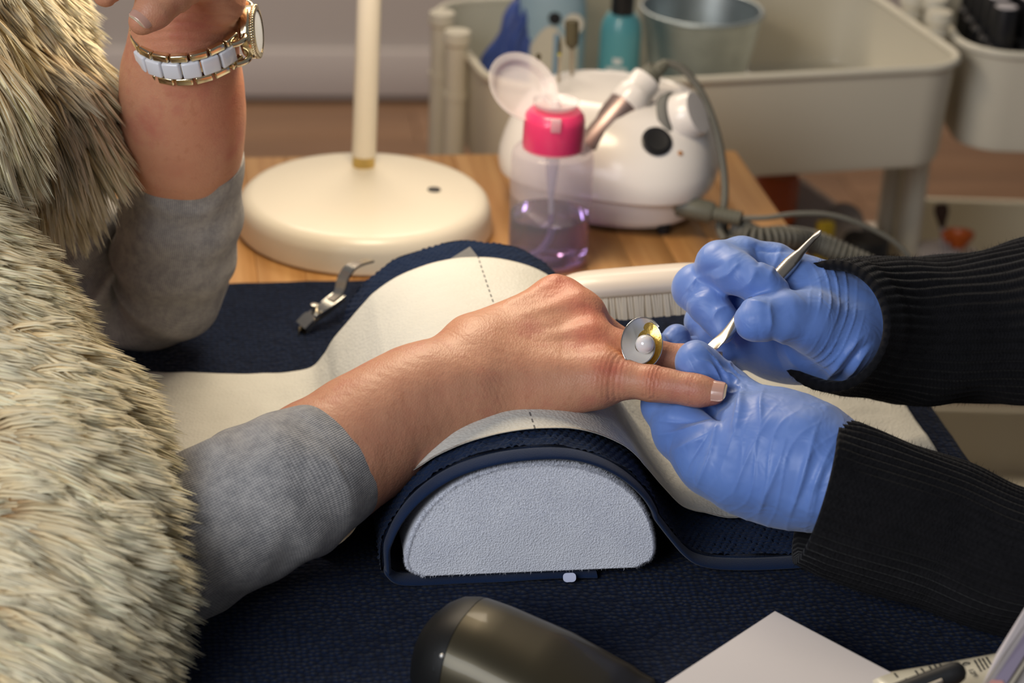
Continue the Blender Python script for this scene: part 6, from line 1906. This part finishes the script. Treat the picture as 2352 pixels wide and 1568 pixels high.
def print_text(txt, a, b, a2, b2, size, name='print'):
    p, n_ = surf(a, b); p2, _ = surf(a2, b2)
    if p is None or p2 is None: return
    x = (p2 - p); x = (x - n_ * x.dot(n_)).normalized(); y = n_.cross(x)
    cu = bpy.data.curves.new(name, 'FONT'); cu.body = txt; cu.size = size; cu.extrude = 0.00005
    o = bpy.data.objects.new(name, cu); COL.objects.link(o)
    dg = bpy.context.evaluated_depsgraph_get(); dg.update()
    me = bpy.data.meshes.new_from_object(o.evaluated_get(dg)); bpy.data.objects.remove(o)
    me.transform(Matrix(((x.x, y.x, n_.x, p.x), (x.y, y.y, n_.y, p.y), (x.z, y.z, n_.z, p.z), (0, 0, 0, 1))) @ Matrix.Translation((0, 0, 0.0004)))
    link_mesh(name, me, M_INK, tub, smooth=False)
print_text('12M', 2222, 1538, 2234, 1553, 0.0048)
print_text('e', 2206, 1524, 2217, 1529, 0.0105)
def stroke(a, b, a2, b2, thick):
    pts = []
    for i in range(6):
        p, n_ = surf(a + (a2 - a) * i / 5, b + (b2 - b) * i / 5)
        if p is not None: pts.append((p, n_))
    if len(pts) < 2: return
    bm = bmesh.new(); rows = []
    for k, (p, n_) in enumerate(pts):
        t_ = (pts[min(k + 1, len(pts) - 1)][0] - pts[max(k - 1, 0)][0]).normalized(); s_ = n_.cross(t_).normalized() * thick * (1.0 if k % 2 else 0.72)
        rows.append((bm.verts.new(p + s_ + n_ * 0.0003), bm.verts.new(p - s_ + n_ * 0.0003)))
    for r_0, r_1 in zip(rows[:-1], rows[1:]): bm.faces.new((r_0[0], r_0[1], r_1[1], r_1[0]))
    bm_obj('fine_print', bm, M_INK, tub, smooth=False)
for a, b, a2, b2 in ((2080, 1558, 2090, 1567), (2102, 1540, 2116, 1558), (2115, 1535, 2132, 1553), (2134, 1530, 2146, 1546), (2146, 1527, 2156, 1540), (2158, 1525, 2164, 1533), (2238, 1516, 2254, 1542), (2247, 1513, 2262, 1538), (2256, 1512, 2270, 1534), (2265, 1509, 2276, 1526), (2054, 1546, 2062, 1556)):
    stroke(a, b, a2, b2, 0.0007)

# black pen lying across the tube
zp = TT + 0.050
pe0 = Vector(Pw(2080, 1588, 1.262)); pe1 = Vector(Pw(2196, 1544, 1.262))
pdn = (pe1 - pe0).normalized()
pen = empty('pen', pe0, 'thick black capped pen lying on the cream tube', 'pen')
rP = px(27, 1.262)
tube('pen_cap', [pe0 - pdn * 0.02, pe1 - pdn * 0.004, pe1, pe1 + pdn * 0.0035, pe1 + pdn * 0.0055], [rP, rP, rP * 0.97, rP * 0.78, rP * 0.35], M_BLACKRUB, pen, nseg=36)
tube('pen_clip', [pe0 + Vector(TOCAM) * rP * 0.95, pe1 - pdn * 0.010 + Vector(TOCAM) * rP * 1.02], [0.0012, 0.0012], M_STEEL, pen, nseg=10)

# clear plastic packet with a lilac strip, standing in the lower right corner
wk = 1.235
pk = empty('plastic_packet', Pw(2330, 1520, wk), 'clear plastic packet with a lilac strip in the bottom right corner', 'packet')
def pk_strip(name, pts4, m, thick):
    bm = bmesh.new()
    q = [Vector(Pw(a, b, wk + dz)) for a, b, dz in pts4]
    n_ = (q[1] - q[0]).cross(q[3] - q[0]).normalized()
    if n_.dot(Vector(TOCAM)) < 0: n_ = -n_
    hi = [bm.verts.new(v + n_ * thick) for v in q]; lo = [bm.verts.new(v) for v in q]
    bm.faces.new(hi); bm.faces.new(lo[::-1])
    for i in range(4): bm.faces.new((lo[i], lo[(i + 1) % 4], hi[(i + 1) % 4], hi[i]))
    return bm_obj(name, bm, m, pk, smooth=False)
pk_strip('white_edge', [(2256, 1575, 0), (2290, 1500, 0.01), (2400, 1322, 0.03), (2420, 1340, 0.03)], mat('packet_pinkwhite', (0.62, 0.55, 0.54), 0.35), 0.0012)
pk_strip('packet_face', [(2258, 1576, 0.001), (2425, 1325, 0.031), (2480, 1400, 0.031), (2340, 1620, 0.001)], mat('packet_film', (0.52, 0.47, 0.44), 0.25, coat=0.4), 0.0006)
pk_strip('lilac_strip', [(2276, 1572, 0.0), (2420, 1352, 0.030), (2436, 1372, 0.030), (2306, 1578, 0.0)], mat('lilac', (0.32, 0.27, 0.36), 0.4), 0.0016)
pk_strip('beige_strip', [(2312, 1578, 0.0), (2440, 1384, 0.030), (2444, 1390, 0.030), (2322, 1578, 0.0)], mat('beige_strip', (0.48, 0.42, 0.33), 0.4), 0.0016)
pk_strip('pink_mark', [(2264, 1580, 0.0), (2276, 1561, 0.001), (2302, 1563, 0.001), (2306, 1582, 0.0)], mat('pink_mark', (0.62, 0.30, 0.26), 0.4), 0.0022)

# two small metal pieces half under the near sleeve
hc = Vector(Pz(1992, 1331, TOWZ + 0.003))
hcl = box('metal_ferrule', (0.0115, 0.0032, 0.0032), hc, M_BRASS, None, rz=0.1, bevel=0.0008)
tag(hcl, 'tiny brass ferrule lying under the edge of the near black sleeve', 'ferrule')
oc = Vector(Pz(2064, 1347, TOWZ + 0.002))
V = [oc + Vector((0.0105 * math.cos(a), 0.0040 * math.sin(a), 0)) for a in np.linspace(0, 2 * PI, 41)]
V = [oc + Matrix.Rotation(-0.35, 3, 'Z') @ (v - oc) for v in V]
hoop = tube('hair_clip', V, [0.0006] * 41, M_STEEL, None, nseg=8, cap=False)
tag(hoop, 'thin oval steel clip on the navy towel below the near sleeve', 'clip')
